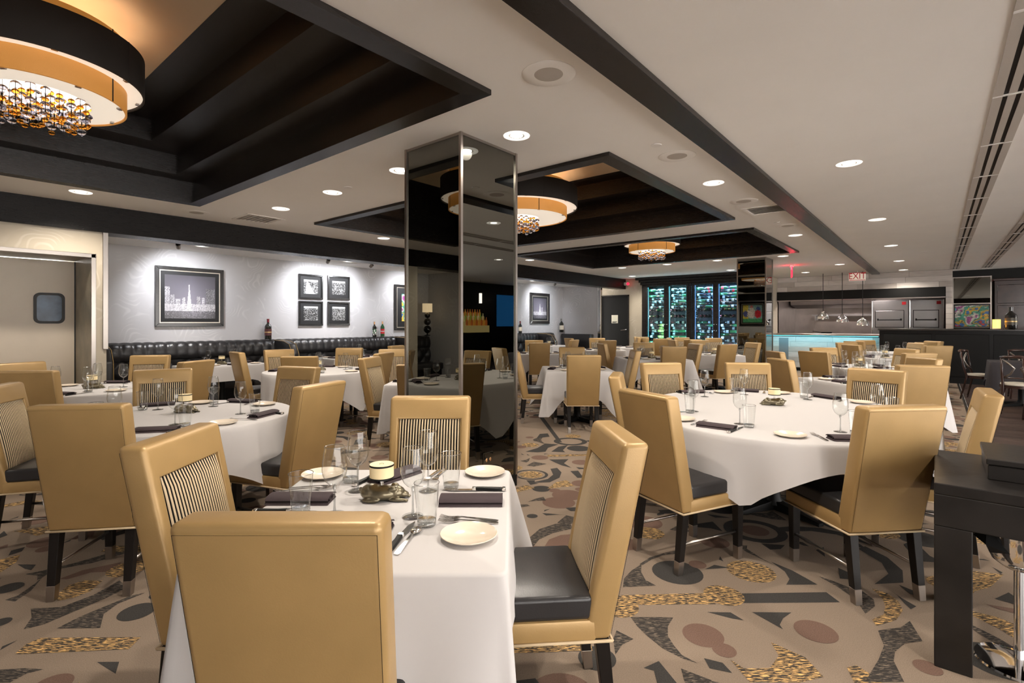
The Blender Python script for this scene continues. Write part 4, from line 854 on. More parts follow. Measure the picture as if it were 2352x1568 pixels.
def item(kind, x, y, rz, label, group, z=TZ):
    if kind == 'wine':
        t = empty('wine_glass', (x, y, z), rz); tag(t, label, 'wine glass', group)
        put('bowl', bowl_me, t); put('rim', rim_me, t); put('stem', stem_me, t); put('foot', foot_me, t)
    elif kind == 'tumbler':
        t = empty('water_tumbler', (x, y, z), rz); tag(t, label, 'glass', group); put('wall', tumb_me, t); put('rim', trim_me, t); put('base', tbase_me, t)
    elif kind == 'plate': t = tag(put('bread_plate', plate_me, None, (x, y, z), rz), label, 'plate', group)
    elif kind == 'napkin': t = tag(put('napkin', nap_me, None, (x, y, z), rz), label, 'napkin', group)
    elif kind == 'fork': t = tag(put('fork', fork_me, None, (x, y, z), rz), label, 'fork', group)
    elif kind == 'spoon': t = tag(put('spoon', spoon_me, None, (x, y, z), rz), label, 'spoon', group)
    elif kind == 'knife':
        t = empty('steak_knife', (x, y, z), rz); tag(t, label, 'knife', group); put('blade', knife_me[0], t); put('handle', knife_me[1], t); put('bolster', knife_me[2], t)
    elif kind == 'lamp':
        t = empty('pig_lamp', (x, y, z), rz); tag(t, label, 'lamp', group); put('pig_base', pig_me, t); put('stem', lstem_me, t)
        s = put('shade', shade_me, t); put('band', band_me[0], s); put('band', band_me[1], s); put('switch', knob_me, s)
    return t
NM = {'wine': 'stemmed wine glass', 'tumbler': 'clear water tumbler', 'plate': 'cream bread plate', 'napkin': 'dark folded napkin', 'fork': 'steel fork', 'spoon': 'steel spoon', 'knife': 'black-handled steak knife', 'lamp': 'small bronze pig lamp'}
GR = {'wine': 'wine glasses', 'tumbler': 'water tumblers', 'plate': 'bread plates', 'napkin': 'folded napkins', 'fork': 'forks', 'spoon': 'spoons', 'knife': 'steak knives', 'lamp': 'pig table lamps'}
def lay(kind, l, d, rot, where): x, y = diag(l, d); return item(kind, x, y, TH - math.radians(rot), NM[kind] + ' ' + where, GR[kind])
F = 'on the foreground table, '
# ---- foreground table: rot turns clockwise from the grid's depth direction
for k, l, d, rot, w in [
    ('plate', -0.134, 1.585, 0, 'at its near right corner'), ('plate', -0.119, 2.25, 0, 'at its far right corner'), ('plate', -0.82, 2.22, 0, 'at its far left corner'),
    ('tumbler', -0.280, 1.68, 0, 'beside the steak knife in front'), ('tumbler', -0.245, 2.06, 0, 'at the far right place'), ('tumbler', -0.736, 1.785, 0, 'at the left place'), ('tumbler', -0.674, 2.137, 0, 'at the far left place'),
    ('wine', -0.340, 1.757, 0, 'just right of the pig lamp'), ('wine', -0.332, 2.026, 0, 'before the far striped chair'), ('wine', -0.610, 2.026, 0, 'behind left of the pig lamp'), ('wine', -0.616, 1.777, 0, 'left of the pig lamp, nearer the camera'),
    ('lamp', -0.485, 1.926, 90 - 90, 'between the four wine glasses'),
    ('napkin', -0.150, 1.889, 0, 'lying at the right edge'), ('napkin', -0.785, 1.905, 0, 'lying at the left edge'), ('napkin', -0.50, 2.20, -55, 'behind the pig lamp'), ('napkin', -0.50, 1.63, 0, 'behind the nearest chair back'),
    ('knife', -0.343, 1.58, 8, 'at the near place beside the spoon'), ('spoon', -0.315, 1.555, 10, 'at the near place beside the knife'),
    ('fork', -0.140, 1.725, -82, 'near right, upper of two'), ('fork', -0.140, 1.700, -86, 'near right, lower of two'),
    ('knife', -0.150, 2.026, -90, 'at the right edge beyond the napkin'), ('fork', -0.345, 2.22, -168, 'far place, left of two'), ('fork', -0.315, 2.23, -172, 'far place, right of two'),
    ('fork', -0.82, 2.03, 80, 'at the left edge, beyond the napkin'), ('fork', -0.80, 2.06, 84, 'at the left edge, farther of two'), ('knife', -0.60, 2.19, 20, 'at the far place beside the lamp'), ('knife', -0.78, 1.79, 90, 'at the left place, nearest the camera')]:
    lay(k, l, d, rot, F + w if k != 'lamp' else F + w)

def setting(cx, cy, ex, ey, dx, dy, where, kinds, seed):
    """one cover; (ex, ey) table edge point in front of the chair, (dx, dy) inward"""
    rnd = random.Random(seed); n = math.hypot(dx, dy); dx, dy = dx / n, dy / n; rx, ry = dy, -dx
    def P(r, f): return ex + rx * r + dx * f, ey + ry * r + dy * f
    S = {'plate': (-0.20, 0.15, 0), 'fork': (-0.06, 0.13, 0), 'napkin': (0.10, 0.10, 90), 'knife': (0.20, 0.14, 0), 'wine': (0.13, 0.33, 0), 'tumbler': (0.21, 0.26, 0)}
    for k in kinds:
        r, f, a = S[k]; x, y = P(r + rnd.uniform(-.015, .015), f + rnd.uniform(-.015, .015))
        item(k, x, y, rz_of(dx, dy) + math.radians(a + rnd.uniform(-9, 9)) if k != 'napkin' else rz_of(dx, dy) + math.radians(rnd.uniform(-14, 14)), NM[k] + ' ' + where, GR[k])
ALL = ('plate', 'fork', 'napkin', 'knife', 'wine', 'tumbler'); MID = ('plate', 'napkin', 'wine', 'tumbler'); FAR = ('wine', 'tumbler', 'napkin', 'plate'); GL = ('wine', 'tumbler')
# round table at left centre
for i, (a, w) in enumerate([(-40, 'near right place'), (27, 'right place'), (108, 'far right place'), (168, 'far left place'), (239, 'near left place')]):
    t = math.radians(a); setting(0, 0, -4.2 + 0.70 * math.cos(t), 1.32 + 0.70 * math.sin(t), -math.cos(t), -math.sin(t), 'on the round left table, ' + w, ALL, 20 + i)
item('lamp', -4.30, 1.38, TH - 0.2, 'small bronze pig lamp on the round left table', GR['lamp'])
# oval table
OV = [(-106, 'near left place'), (-58, 'near right place'), (-2, 'right place'), (66, 'far right place'), (112, 'far middle place'), (148, 'far left place'), (212, 'left place')]
for i, (a, w) in enumerate(OV):
    t = math.radians(a - 16); x, y = 0.94 * math.cos(t), 1.15 * math.sin(t); c, s = math.cos(math.radians(16)), math.sin(math.radians(16))
    X, Y = c * x - s * y, s * x + c * y; setting(0, 0, -0.97 + X, 4.32 + Y, -X, -Y, 'on the large oval table, ' + w, ALL, 40 + i)
item('lamp', -1.02, 4.55, TH + 2.9, 'small bronze pig lamp on the large oval table', GR['lamp'])
def sett4(cx, cy, rz, hx, hy, where, kinds, seed, sides=(0, 1, 2, 3), lamp=True):
    nm = ['near place', 'right place', 'far place', 'left place']
    for q in sides:
        ux, uy = [(0, -1), (1, 0), (0, 1), (-1, 0)][q]; lx, ly = ux * hx * 0.97, uy * hy * 0.97
        c, s = math.cos(rz), math.sin(rz); setting(0, 0, cx + c * lx - s * ly, cy + s * lx + c * ly, -(c * ux - s * uy), -(s * ux + c * uy), 'on ' + where + ', ' + nm[q], kinds, seed * 7 + q)
    if lamp: item('lamp', cx, cy, rz + 0.4, 'small bronze pig lamp on ' + where, GR['lamp'])
def s4(l, d, rot, *a, **k): x, y = diag(l, d); sett4(x, y, TH + math.radians(rot), *a, **k)
sett4(-6.60, 1.28, 0.7, 0.58, 0.58, 'the porthole door table', ALL, 1)
sett4(-8.86, 3.36, 0, 0.36, 0.60, 'the skyline picture booth table', FAR, 2, (0, 1, 2))
s4(-2.72, 7.2, 0, 0.68, 0.68, 'the round table left of the column', MID, 3)
s4(-0.92, 5.95, 0, 0.46, 0.46, 'the table half hidden by the column', MID, 4, (3, 0))
sett4(-8.86, 5.75, 0, 0.36, 0.60, 'the four-picture booth table', FAR, 5, (0, 1, 2))
s4(0.95, 7.48, 0, 0.48, 0.48, 'the centre aisle table', MID, 6)
s4(0.62, 11.35, 0, 0.48, 0.48, 'the second table beyond the column', FAR, 7)
s4(2.3, 12.9, 0, 0.48, 0.48, 'the service door table', FAR, 8)
sett4(-8.86, 12.4, 0, 0.36, 0.60, 'the far corner booth table', GL, 9, (0, 1, 2))
s4(2.65, 9.7, 0, 0.58, 0.50, 'the table before the wine cabinet', MID, 10)
s4(4.35, 11.0, -10, 0.5, 0.5, 'the table beside the distant column', FAR, 11)
s4(3.1, 14.2, 0, 0.4, 0.4, 'the table by the cream wall strip', ('napkin', 'plate'), 12, (0, 2), False)
sett4(-0.62, 7.1, TH + 0.12, 0.5, 0.5, 'the table behind the oval one', ALL, 13)
sett4(-0.92, 9.45, TH, 0.48, 0.48, 'the second right-hand table', MID, 14)
sett4(-0.78, 12.35, TH, 0.48, 0.48, 'the third right-hand table', FAR, 15)
sett4(-0.72, 14.55, TH, 0.44, 0.44, 'the farthest right-hand table', GL, 16, (0, 2), False)
# small care tag on the oval table's cloth corner is part of that cloth

# ================================================================ banquette
M['button'] = mat('button_leather', (0.25, 0.24, 0.23), 0.25, 0.3)
def banquette(y0, y1, label, wing0=True, wing1=False):
    t = empty('banquette', (-9.99, (y0 + y1) / 2, 0)); tag(t, label, 'banquette', 'black tufted banquette booths'); h = (y1 - y0) / 2
    put('base', MB().box(0, 0.60, -h, h, 0, 0.30).mesh('base', M['black']), t)
    n = max(1, int(round(2 * h / 0.7))); w = 2 * h / n
    sm = MB().box(0.12, 0.68, -w / 2 + 0.003, w / 2 - 0.003, 0.30, 0.46).mesh('seat_cushion', M['black_leather'], 1, 0.035, 3)
    for k in range(n): put('seat_cushion', sm, t, (0, -h + w * (k + 0.5), 0))
    put('back_core', MB().box(0, 0.14, -h, h, 0.30, 1.09).mesh('back_core', M['black_leather']), t)
    # upper channelled roll
    P = 0.155; nc = max(2, int(2 * h / P)); mb = MB(); rows = [(0.14, 0.80), (0.185, 0.82), (0.205, 0.90), (0.20, 1.00), (0.17, 1.07), (0.11, 1.105), (0.02, 1.11)]
    cols = nc * 6; v = []
    for (xx, zz) in rows:
        for j in range(cols + 1): y = -h + 2 * h * j / cols; r = abs(math.sin(math.pi * (j / 6))) ** 0.5; v.append((xx - 0.018 * (1 - r), y, zz - 0.010 * (1 - r)))
    f = [(i * (cols + 1) + j, i * (cols + 1) + j + 1, (i + 1) * (cols + 1) + j + 1, (i + 1) * (cols + 1) + j) for i in range(len(rows) - 1) for j in range(cols)]
    put('back_roll', mb.add(v, f).mesh('back_roll', M['black_leather'], 3), t)
    # lower tufted pad with buttons
    mb = MB(); R = 14; v = []
    def tuft(j, i):
        best = 0
        a = j / 12.0; b = i / R * 2.0
        d1 = abs(math.sin(math.pi * (a + b / 2))) * abs(math.sin(math.pi * (a - b / 2)))
        return d1 ** 0.45
    cols = nc * 8
    for i in range(R + 1):
        for j in range(cols + 1):
            y = -h + 2 * h * j / cols; z = 0.44 + 0.37 * i / R; v.append((0.135 + 0.065 * tuft(j / 8 * 6, i), y, z))
    f = [(i * (cols + 1) + j, i * (cols + 1) + j + 1, (i + 1) * (cols + 1) + j + 1, (i + 1) * (cols + 1) + j) for i in range(R) for j in range(cols)]
    pad = put('tufted_pad', mb.add(v, f).mesh('tufted_pad', M['black_leather'], 3), t)
    bme = MB().ball((0, 0, 0), (0.010, 0.012, 0.012), 8, 6).mesh('button', M['button'], 3)
    for r in range(3):
        for k in range(int(nc / 2.67) + 1):
            y = -h + (k * 2 + (r % 2)) * 0.2 + 0.1
            if y < h - 0.05: put('button', bme, pad, (0.150, y, 0.44 + 0.185 * r + 0.0))
    for flag, s in ((wing0, -1), (wing1, 1)):
        if not flag: continue
        y = s * h; prof = [(0, 0), (0.80, 0), (0.84, 0.40), (0.82, 0.85), (0.70, 1.03), (0.50, 1.08), (0.0, 1.10)]
        mb = MB(); n_ = len(prof); v = [(a, y - 0.07, b) for a, b in prof] + [(a, y + 0.07, b) for a, b in prof]
        mb.add(v, [tuple(range(n_)), tuple(range(2 * n_ - 1, n_ - 1, -1))] + [(i, n_ + i, n_ + (i + 1) % n_, (i + 1) % n_) for i in range(n_)])
        wg = put('end_panel', mb.mesh('end_panel', M['black_leather'], 1, 0.02, 2), t)
        for q in (-0.065, 0.065): put('piping', MB().tube([(a + 0.003, y + q, b) for a, b in prof[1:]], 0.005, 6).mesh('piping', M['gold']), wg)
banquette(1.95, 4.75, 'black tufted banquette booth below the big skyline picture')
banquette(4.75, 7.60, 'black tufted banquette booth below the four small pictures')
banquette(7.60, 10.4, 'black tufted banquette booth hidden behind the near column')
banquette(10.4, 13.2, 'dark banquette booth right of the near column')
banquette(13.2, 14.05, 'dark banquette in the far corner below the grey end wall')
banquette(-3.0, -1.25, 'black banquette reflected in the near column', False)
o = MB().box(-9.9, -8.75, 14.55, 14.79, 0.3, 1.06).box(-9.9, -8.75, 14.1, 14.6, 0.1, 0.46).build('banquette_return', M['black_leather'], None, 1, 0.03, 2); tag(o, 'dark banquette return along the grey end wall by the mirrored post', 'banquette')

# ================================================================ pictures
def print_mesh(w, h, nx, ny, fn):
    v = [(-w / 2 + w * i / nx, 0, -h / 2 + h * j / ny) for j in range(ny + 1) for i in range(nx + 1)]
    f = [(j * (nx + 1) + i, j * (nx + 1) + i + 1, (j + 1) * (nx + 1) + i + 1, (j + 1) * (nx + 1) + i) for j in range(ny) for i in range(nx)]
    me = bpy.data.meshes.new('print'); me.from_pydata(v, [], f); me.materials.append(M['print'])
    ca = me.color_attributes.new('print', 'FLOAT_COLOR', 'POINT'); buf = []
    for j in range(ny + 1):
        for i in range(nx + 1): buf += [*fn(i / nx, j / ny), 1.0]
    ca.data.foreach_set('color', buf); return me
def frame4(w, h, t, y0, y1):       # four mitred boards around w x h
    a, b = w / 2, h / 2; c, d = a - t, b - t; out = []
    for P in ([(-a, -b), (a, -b), (c, -d), (-c, -d)], [(a, -b), (a, b), (c, d), (c, -d)], [(a, b), (-a, b), (-c, d), (c, d)], [(-a, b), (-a, -b), (-c, -d), (-c, d)]):
        v = [(x, y0, z) for x, z in P] + [(x, y1, z) for x, z in P]; out.append(MB().add(v, [(0, 1, 2, 3), (7, 6, 5, 4), (0, 4, 5, 1), (1, 5, 6, 2), (2, 6, 7, 3), (3, 7, 4, 0)]))
    return out
def picture(loc, rz, w, h, fr, slip, mount, fn, label, nx=64, ny=56, dep=0.035, bottom_extra=0.0):
    t = empty('framed_picture', loc, rz); tag(t, label, 'picture')
    for m in frame4(w, h, fr, -dep, 0.0): put('frame_board', m.mesh('frame_board', M['frame_black'], 0, 0.004, 1), t)
    w1, h1 = w - 2 * fr + 0.002, h - 2 * fr + 0.002
    if slip:
        for m in frame4(w1, h1, slip, -dep * 0.75, -0.004): put('slip', m.mesh('slip', M['frame_silver']), t)
        w1 -= 2 * slip; h1 -= 2 * slip
    put('mount', MB().box(-w1 / 2, w1 / 2, -dep * 0.42, -0.002, -h1 / 2, h1 / 2).mesh('mount', M['mat_black']), t)
    put('print', print_mesh(w1 - 2 * mount, h1 - 2 * mount, nx, ny, fn), t, (0, -dep * 0.42 - 0.002, bottom_extra))
    return t
def noise2(seed, n=17):
    r = random.Random(seed); G = [[r.random() for _ in range(n)] for _ in range(n)]
    def f(x, y):
        x = (x % 1) * (n - 1); y = (y % 1) * (n - 1); i, j = int(x), int(y); u, v = x - i, y - j; i2, j2 = (i + 1) % n, (j + 1) % n
        u = u * u * (3 - 2 * u); v = v * v * (3 - 2 * v)
        return (G[j][i] * (1 - u) + G[j][i2] * u) * (1 - v) + (G[j2][i] * (1 - u) + G[j2][i2] * u) * v
    return f
def skyline(seed, tower, towers):
    r = random.Random(seed); nz = noise2(seed)
    def f(x, y):
        if y < 0.17:
            g = 0.10 + 0.35 * max(0, 1 - abs(x - 0.55) * 2.2) * nz(x * 3, y * 9) + (0.25 if r.random() < 0.10 else 0); g *= 0.5 + y * 2
            return (g, g * 0.94, g * 1.08)
        sky = 0.05 + 0.30 * max(0, 1 - (y - 0.17) * 1.1) * max(0.25, 1 - abs(x - 0.5) * 1.3); c = (sky * 0.95, sky * 0.88, sky * 1.1)
        for (a, b, top, br) in towers:
            if a < x < b and y < top: g = br * (0.25 + 1.0 * (r.random() ** 1.5)); c = (g, g * 0.96, g * 1.05)
        if y < 0.34 and r.random() < 0.75: g = 0.35 + 0.6 * max(0, 1 - abs(x - 0.5) * 1.8) * r.random() + 0.2 * r.random(); c = (g, g * 0.96, g * 1.02)
        if abs(x - tower[0]) < tower[1] * max(0.12, 1 - (y - 0.17) / tower[2]) and y < 0.17 + tower[2]: g = 0.45 + 0.5 * r.random(); c = (g, g, g)
        return c
    return f
SKY = skyline(3, (0.47, 0.055, 0.62), [(0.0, 0.10, 0.72, 0.5), (0.10, 0.19, 0.55, 0.5), (0.20, 0.30, 0.45, 0.7), (0.33, 0.40, 0.48, 0.8), (0.62, 0.70, 0.52, 0.6), (0.72, 0.78, 0.50, 0.7), (0.80, 0.99, 0.70, 0.25)])
X = -9.995
picture((X, 3.28, 1.872), math.pi / 2, 1.06, 1.02, 0.062, 0.016, 0.062, SKY, 'large black-framed night skyline photograph on the grey wall', 110, 96)
def bw(seed, tri=False):
    a, b = noise2(seed), noise2(seed + 50)
    def f(x, y):
        g = a(x * 1.3, y * 1.3) * 0.5 + b(x * 4, y * 4) * 0.6; g = max(0.01, min(1, (g - 0.48) * 2.6)) * 0.6
        if y > 0.86: g = 0.5
        if tri and abs(x - 0.2 - 0.25 * (1 - y)) < 0.32 * (1 - y) : g = 0.65
        return (g, g, g)
    return f
for y, z, s, tri, lb in [(5.50, 2.173, 11, True, 'small black-framed crowd photograph, upper left of the four'), (6.14, 2.183, 12, False, 'small black-framed crowd photograph, upper right of the four'),
                         (5.50, 1.623, 13, False, 'small black-framed crowd photograph, lower left of the four'), (6.14, 1.628, 14, False, 'small black-framed crowd photograph, lower right of the four')]:
    picture((X, y, z), math.pi / 2, 0.53, 0.51, 0.035, 0, 0.075, bw(s, tri), lb, 56, 56)
def colourful(seed, dark=0.0):
    a, b, c, d = (noise2(seed + k, 13) for k in range(4)); pal = [(0.75, 0.06, 0.06), (0.05, 0.25, 0.65), (0.85, 0.60, 0.08), (0.08, 0.45, 0.30), (0.80, 0.78, 0.72), (0.45, 0.10, 0.35), (0.10, 0.55, 0.70), (0.90, 0.35, 0.10)]
    def f(x, y):
        k = int((a(x * 0.40, y * 0.40) * 1.6 + b(x * 0.9, y * 0.9) * 0.5) * 3.2) % 8; q = 0.5 + 0.8 * c(x * 1.5, y * 1.5); p = pal[k]
        if d(x * 2, y * 2) < dark: return (0.05, 0.04, 0.05)
        return tuple(min(1, v * q) for v in p)
    return f
picture((X, 8.12, 1.80), math.pi / 2, 1.00, 1.10, 0.06, 0.02, 0.14, colourful(21), 'black-framed colourful painting cut off by the near column', 60, 60)
picture((X, 13.45, 1.90), math.pi / 2, 1.05, 1.00, 0.09, 0.03, 0.05, skyline(9, (0.5, 0.10, 0.55), [(0.1, 0.3, 0.40, 0.35), (0.62, 0.70, 0.55, 0.9), (0.72, 0.95, 0.42, 0.35)]), 'black-framed night tower photograph beyond the near column', 70, 66)
def blobs(x, y):
    n = noise2(77, 15); g = n(x * 2, y * 2)
    base = (0.10, 0.45, 0.20) if y < 0.22 else ((0.80, 0.65, 0.10) if x > 0.72 else (0.35, 0.62, 0.62))
    for cx, cy, r, c in ((0.22, 0.5, 0.17, (0.75, 0.03, 0.05)), (0.55, 0.55, 0.20, (0.85, 0.75, 0.70)), (0.85, 0.5, 0.13, (0.10, 0.12, 0.35)), (0.2, 0.78, 0.10, (0.08, 0.15, 0.45)), (0.55, 0.85, 0.09, (0.8, 0.2, 0.2))):
        if math.hypot(x - cx, (y - cy) * 0.7) < r * (0.7 + 0.6 * g): return tuple(v * (0.6 + 0.7 * g) for v in c)
    return tuple(v * (0.6 + 0.7 * g) for v in base)
picture((-7.25, -3.095, 1.90), math.pi, 1.25, 1.22, 0.10, 0.03, 0.04, blobs, 'colourful framed painting reflected in the distant mirrored column', 40, 40)

# ================================================================ bottles on the banquette ledge
def bottle(x, y, z, H, R, body, foil, lab, label, neckband=None, logo=None):
    t = empty('wine_bottle', (x, y, z)); tag(t, label, 'bottle')
    sh = 0.62 * H
    put('glass', MB().lathe([(0, 0), (R * 0.95, 0), (R, 0.01), (R, sh), (R * 0.85, sh + 0.06 * H), (R * 0.40, sh + 0.15 * H), (R * 0.34, sh + 0.2 * H), (R * 0.34, H * 0.98), (R * 0.40, H * 0.985), (R * 0.38, H), (0, H)], 20).mesh('glass', body, 1), t)
    put('foil', MB().lathe([(R * 0.36, H * 0.83), (R * 0.37, H * 0.975), (R * 0.42, H * 0.98), (R * 0.42, H * 1.003), (0, H * 1.004)], 16).mesh('foil', foil, 1), t)
    lb = put('label', MB().lathe([(R * 1.01, sh * 0.30), (R * 1.012, sh * 0.82)], 24).mesh('label', lab, 1), t)
    if logo: put('label_print', MB().lathe([(R * 1.02, sh * 0.52), (R * 1.022, sh * 0.60)], 24).mesh('label_print', logo, 1), lb)
    return t
bottle(-9.90, 4.58, 1.112, 0.39, 0.062, M['bottle_dark'], M['foil_red'], mat('dark_red_label', (0.10, 0.03, 0.03), 0.5), 'large dark wine bottle on the ledge left of four small pictures', logo=M['gold'])
flower = mat('flowered_bottle', (0.05, 0.07, 0.05), 0.15, var=0.0); 
tl = bottle(-9.90, 7.00, 1.112, 0.34, 0.045, M['bottle_dark'], M['foil_gold'], M['bottle_green'], 'champagne bottle with white painted flowers on the ledge')
rr = random.Random(4); pet = MB()
for k in range(14):
    a = rr.uniform(-1.6, 1.6); z = rr.uniform(0.03, 0.19); pet.ball((0.0455 * math.cos(a), 0.0455 * math.sin(a), z), (0.006, rr.uniform(0.010, 0.018), rr.uniform(0.010, 0.02)), 8, 6)
put('painted_flowers', pet.mesh('painted_flowers', M['white'], 3), tl)
bottle(-9.90, 7.22, 1.112, 0.35, 0.046, M['bottle_green'], M['foil_gold'], M['label_red'], 'green champagne bottle with red label on the ledge', logo=M['white'])
bottle(-9.90, 12.32, 1.112, 0.37, 0.055, M['bottle_dark'], M['foil_red'], M['label_cream'], 'wine bottle with cream label at right edge of near column')
bottle(-9.88, 14.55, 1.112, 0.46, 0.075, M['bottle_dark'], M['bottle_dark'], M['label_cream'], 'large dark bottle with cream label in the far banquette corner')

# ================================================================ wine cabinet
M['cab_glass'] = thin_glass('cabinet_glass', (0.93, 0.97, 0.98), 0.4)
M['led'] = emis('cyan_led', (0.25, 0.85, 1.0), 0.5); M['led2'] = emis('blue_led', (0.20, 0.45, 1.0), 0.5)
def wine_cabinet():
    t = empty('wine_cabinet', (-5.84, 15.6, 0)); tag(t, 'dark wooden wine cabinet with four lit glass doors', 'cabinet'); ox, oy = -5.84, 15.6
    L = lambda x: x - ox
    xa, xb = L(-7.43), L(-4.25)
    put('carcass', MB().box(xa, xb, 0.55, 0.6, 0, 2.7).box(xa, xa + 0.08, 0, 0.6, 0, 2.7).box(xb - 0.08, xb, 0, 0.6, 0, 2.7).box(xa, xb, 0, 0.6, 0, 0.2).box(xa, xb, 0, 0.6, 2.64, 2.72).mesh('carcass', M['dark_wood']), t)
    put('crown', MB().box(xa - 0.04, xb, -0.05, 0.6, 2.66, 2.74).box(xa - 0.08, xb, -0.09, 0.6, 2.74, 2.82).box(xa - 0.16, xb, -0.17, 0.6, 2.82, 2.90).mesh('crown', M['dark_wood'], 0, 0.012, 2), t)
    D = [(-7.24, -6.68), (-6.53, -5.96), (-5.71, -5.15), (-5.0, -4.43)]
    put('stile', MB().box(L(-7.36), L(-7.30), -0.015, 0.02, 0.2, 2.64).box(L(-5.87), L(-5.80), -0.015, 0.02, 0.2, 2.64).mesh('stile', M['dark_wood']), t)
    for i, (a, b) in enumerate(D):
        a, b = L(a), L(b)
        d = put('door', MB().box(a - 0.075, a, -0.01, 0.03, 0.2, 2.66).box(b, b + 0.075, -0.01, 0.03, 0.2, 2.66).box(a, b, -0.01, 0.03, 0.2, 0.34).box(a, b, -0.01, 0.03, 2.60, 2.66).mesh('door', M['dark_wood'], 0, 0.004, 1), t)
        put('pane', MB().box(a, b, 0.008, 0.014, 0.34, 2.60).mesh('pane', M['cab_glass']), d)
        hx = b + 0.04 if i % 2 == 0 else a - 0.04
        for z in (1.20, 1.38): put('knob', MB().ball((hx, -0.025, z), 0.014, 10, 6).mesh('knob', M['chrome'], 3), d)
        put('led_strip', MB().box(a + 0.01, a + 0.022, 0.04, 0.055, 0.35, 2.58).box(b - 0.022, b - 0.01, 0.04, 0.055, 0.35, 2.58).mesh('led_strip', M['led'] if i < 2 else M['led2']), t)
        put('backlight', MB().box(a - 0.02, b + 0.02, 0.50, 0.51, 0.34, 2.60).mesh('backlight', mat('backlit_panel_%d' % i, (0.018, 0.022, 0.026), 0.5)), t)
        for z in (1.60, 1.80): put('shelf', MB().box(a - 0.03, b + 0.03, 0.06, 0.50, z - 0.012, z).mesh('shelf', M['dark_wood']), t)
        ld = bpy.data.lights.new('cabinet_led', 'AREA'); ld.energy = 6.5; ld.shape = 'RECTANGLE'; ld.size = 0.5; ld.size_y = 0.2; ld.color = (0.30, 0.80, 1.0) if i < 2 else (0.25, 0.55, 1.0)
        l = bpy.data.objects.new('led', ld); COL.objects.link(l); l.parent = t; l.location = ((a + b) / 2, 0.15, 2.58)
        for (lx, s) in ((a + 0.03, 1), (b - 0.03, -1)):
            l2 = bpy.data.lights.get('cab_side_%d' % (i // 2)) or bpy.data.lights.new('cab_side_%d' % (i // 2), 'AREA'); l2.energy = 5.0; l2.shape = 'RECTANGLE'; l2.size = 2.2; l2.size_y = 0.015; l2.color = (0.35, 0.88, 1.0) if i < 2 else (0.30, 0.62, 1.0)
            ob = bpy.data.objects.new('led', l2); COL.objects.link(ob); ob.parent = t; ob.location = (lx, 0.05, 1.5); ob.rotation_euler = (0, math.radians(-90 * s), math.radians(35 * s))
wine_cabinet()
def rack_bottle(body, foil, lab):
    m = MB(); R = 0.042; H = 0.30
    m.lathe([(0, 0), (R, 0.004), (R, 0.045)], 10, m=0); m.lathe([(R * 1.01, 0.045), (R * 1.01, 0.115)], 10, m=2); m.lathe([(R, 0.115), (R, 0.185), (R * 0.4, 0.225), (R * 0.36, 0.25)], 10, m=0); m.lathe([(R * 0.38, 0.25), (R * 0.40, 0.30), (0, 0.301)], 10, m=1)
    return m.mesh('rack_bottle', [body, foil, lab], 1)
M['rack_cream'] = mat('rack_label_cream', (0.34, 0.32, 0.26), 0.4); M['rack_white'] = mat('rack_label_white', (0.42, 0.42, 0.42), 0.4)
RB = [(rack_bottle(M['bottle_dark'], M['foil_red'], M['rack_cream']), 'dark wine bottle with cream label lying in the lit wine cabinet'), (rack_bottle(M['bottle_green'], M['foil_gold'], M['bottle_green']), 'green wine bottle lying in the lit wine cabinet'),
      (rack_bottle(M['bottle_dark'], M['black'], M['rack_white']), 'dark wine bottle with white label lying in the lit wine cabinet'), (rack_bottle(M['bottle_green'], M['foil_red'], M['label_red']), 'wine bottle with red label lying in the lit wine cabinet'),
      (rack_bottle(mat('pale_green_bottle', (0.35, 0.45, 0.12), 0.1, coat=0.5), M['foil_gold'], mat('yellow_label', (0.70, 0.68, 0.25), 0.5)), 'pale green white-wine bottle lying in the lit wine cabinet')]
rb = random.Random(12); ORD = ['first', 'second', 'third', 'fourth', 'fifth', 'sixth', 'seventh', 'eighth', 'ninth', 'tenth', 'eleventh', 'twelfth', 'thirteenth', 'fourteenth', 'fifteenth', 'sixteenth', 'seventeenth', 'eighteenth', 'nineteenth', 'twentieth', 'twenty-first', 'twenty-second', 'twenty-third', 'twenty-fourth']
for i, (a, b) in enumerate([(-7.24, -6.68), (-6.53, -5.96), (-5.71, -5.15), (-5.0, -4.43)]):
    row = 0; z = 0.62
    while z < 2.56:
        if 1.52 < z < 1.92:
            if abs(z - 1.66) < 0.07 or abs(z - 1.86) < 0.07:       # shelves with bottles pointing forward
                zb = 1.645 if z < 1.76 else 1.845
                for k in range(5):
                    me, lb = RB[rb.choice((0, 1, 2))]; o = put('rack_bottle', me, None, (a + 0.055 + k * 0.112, 15.98, zb)); o.rotation_euler = (math.radians(90), 0, 0); tag(o, lb.split(' lying')[0] + ' pointing out, %s shelf, %s door, %s from left' % ('lower' if zb < 1.7 else 'upper', ORD[i], ORD[k]), 'bottle', 'wine bottles pointing forward in the cabinet')
            z += 0.13; continue
        for k in range(2):
            kk = rb.choice((0, 0, 1, 2, 2)) if not (i == 0 and z < 1.4 and k == 1) else 4
            if i >= 2 and z > 2.3 and rb.random() < 0.5: kk = 3
            me, lb = RB[kk]; x = a - 0.01 + 0.29 * k + rb.uniform(0, 0.015); flip = (row + k) % 3 == 0
            o = put('rack_bottle', me, None, (x + (0.295 if flip else 0), 15.78 + 0.1 * (row % 2), z)); o.rotation_euler = (0, math.radians(-90 if flip else 90), 0)
            tag(o, lb.split(' lying')[0] + ' behind %s cabinet door, %s row up, %s' % (ORD[i], ORD[row], 'right' if k else 'left'), 'bottle', 'wine bottles lying in the lit cabinet')
        row += 1; z += 0.092
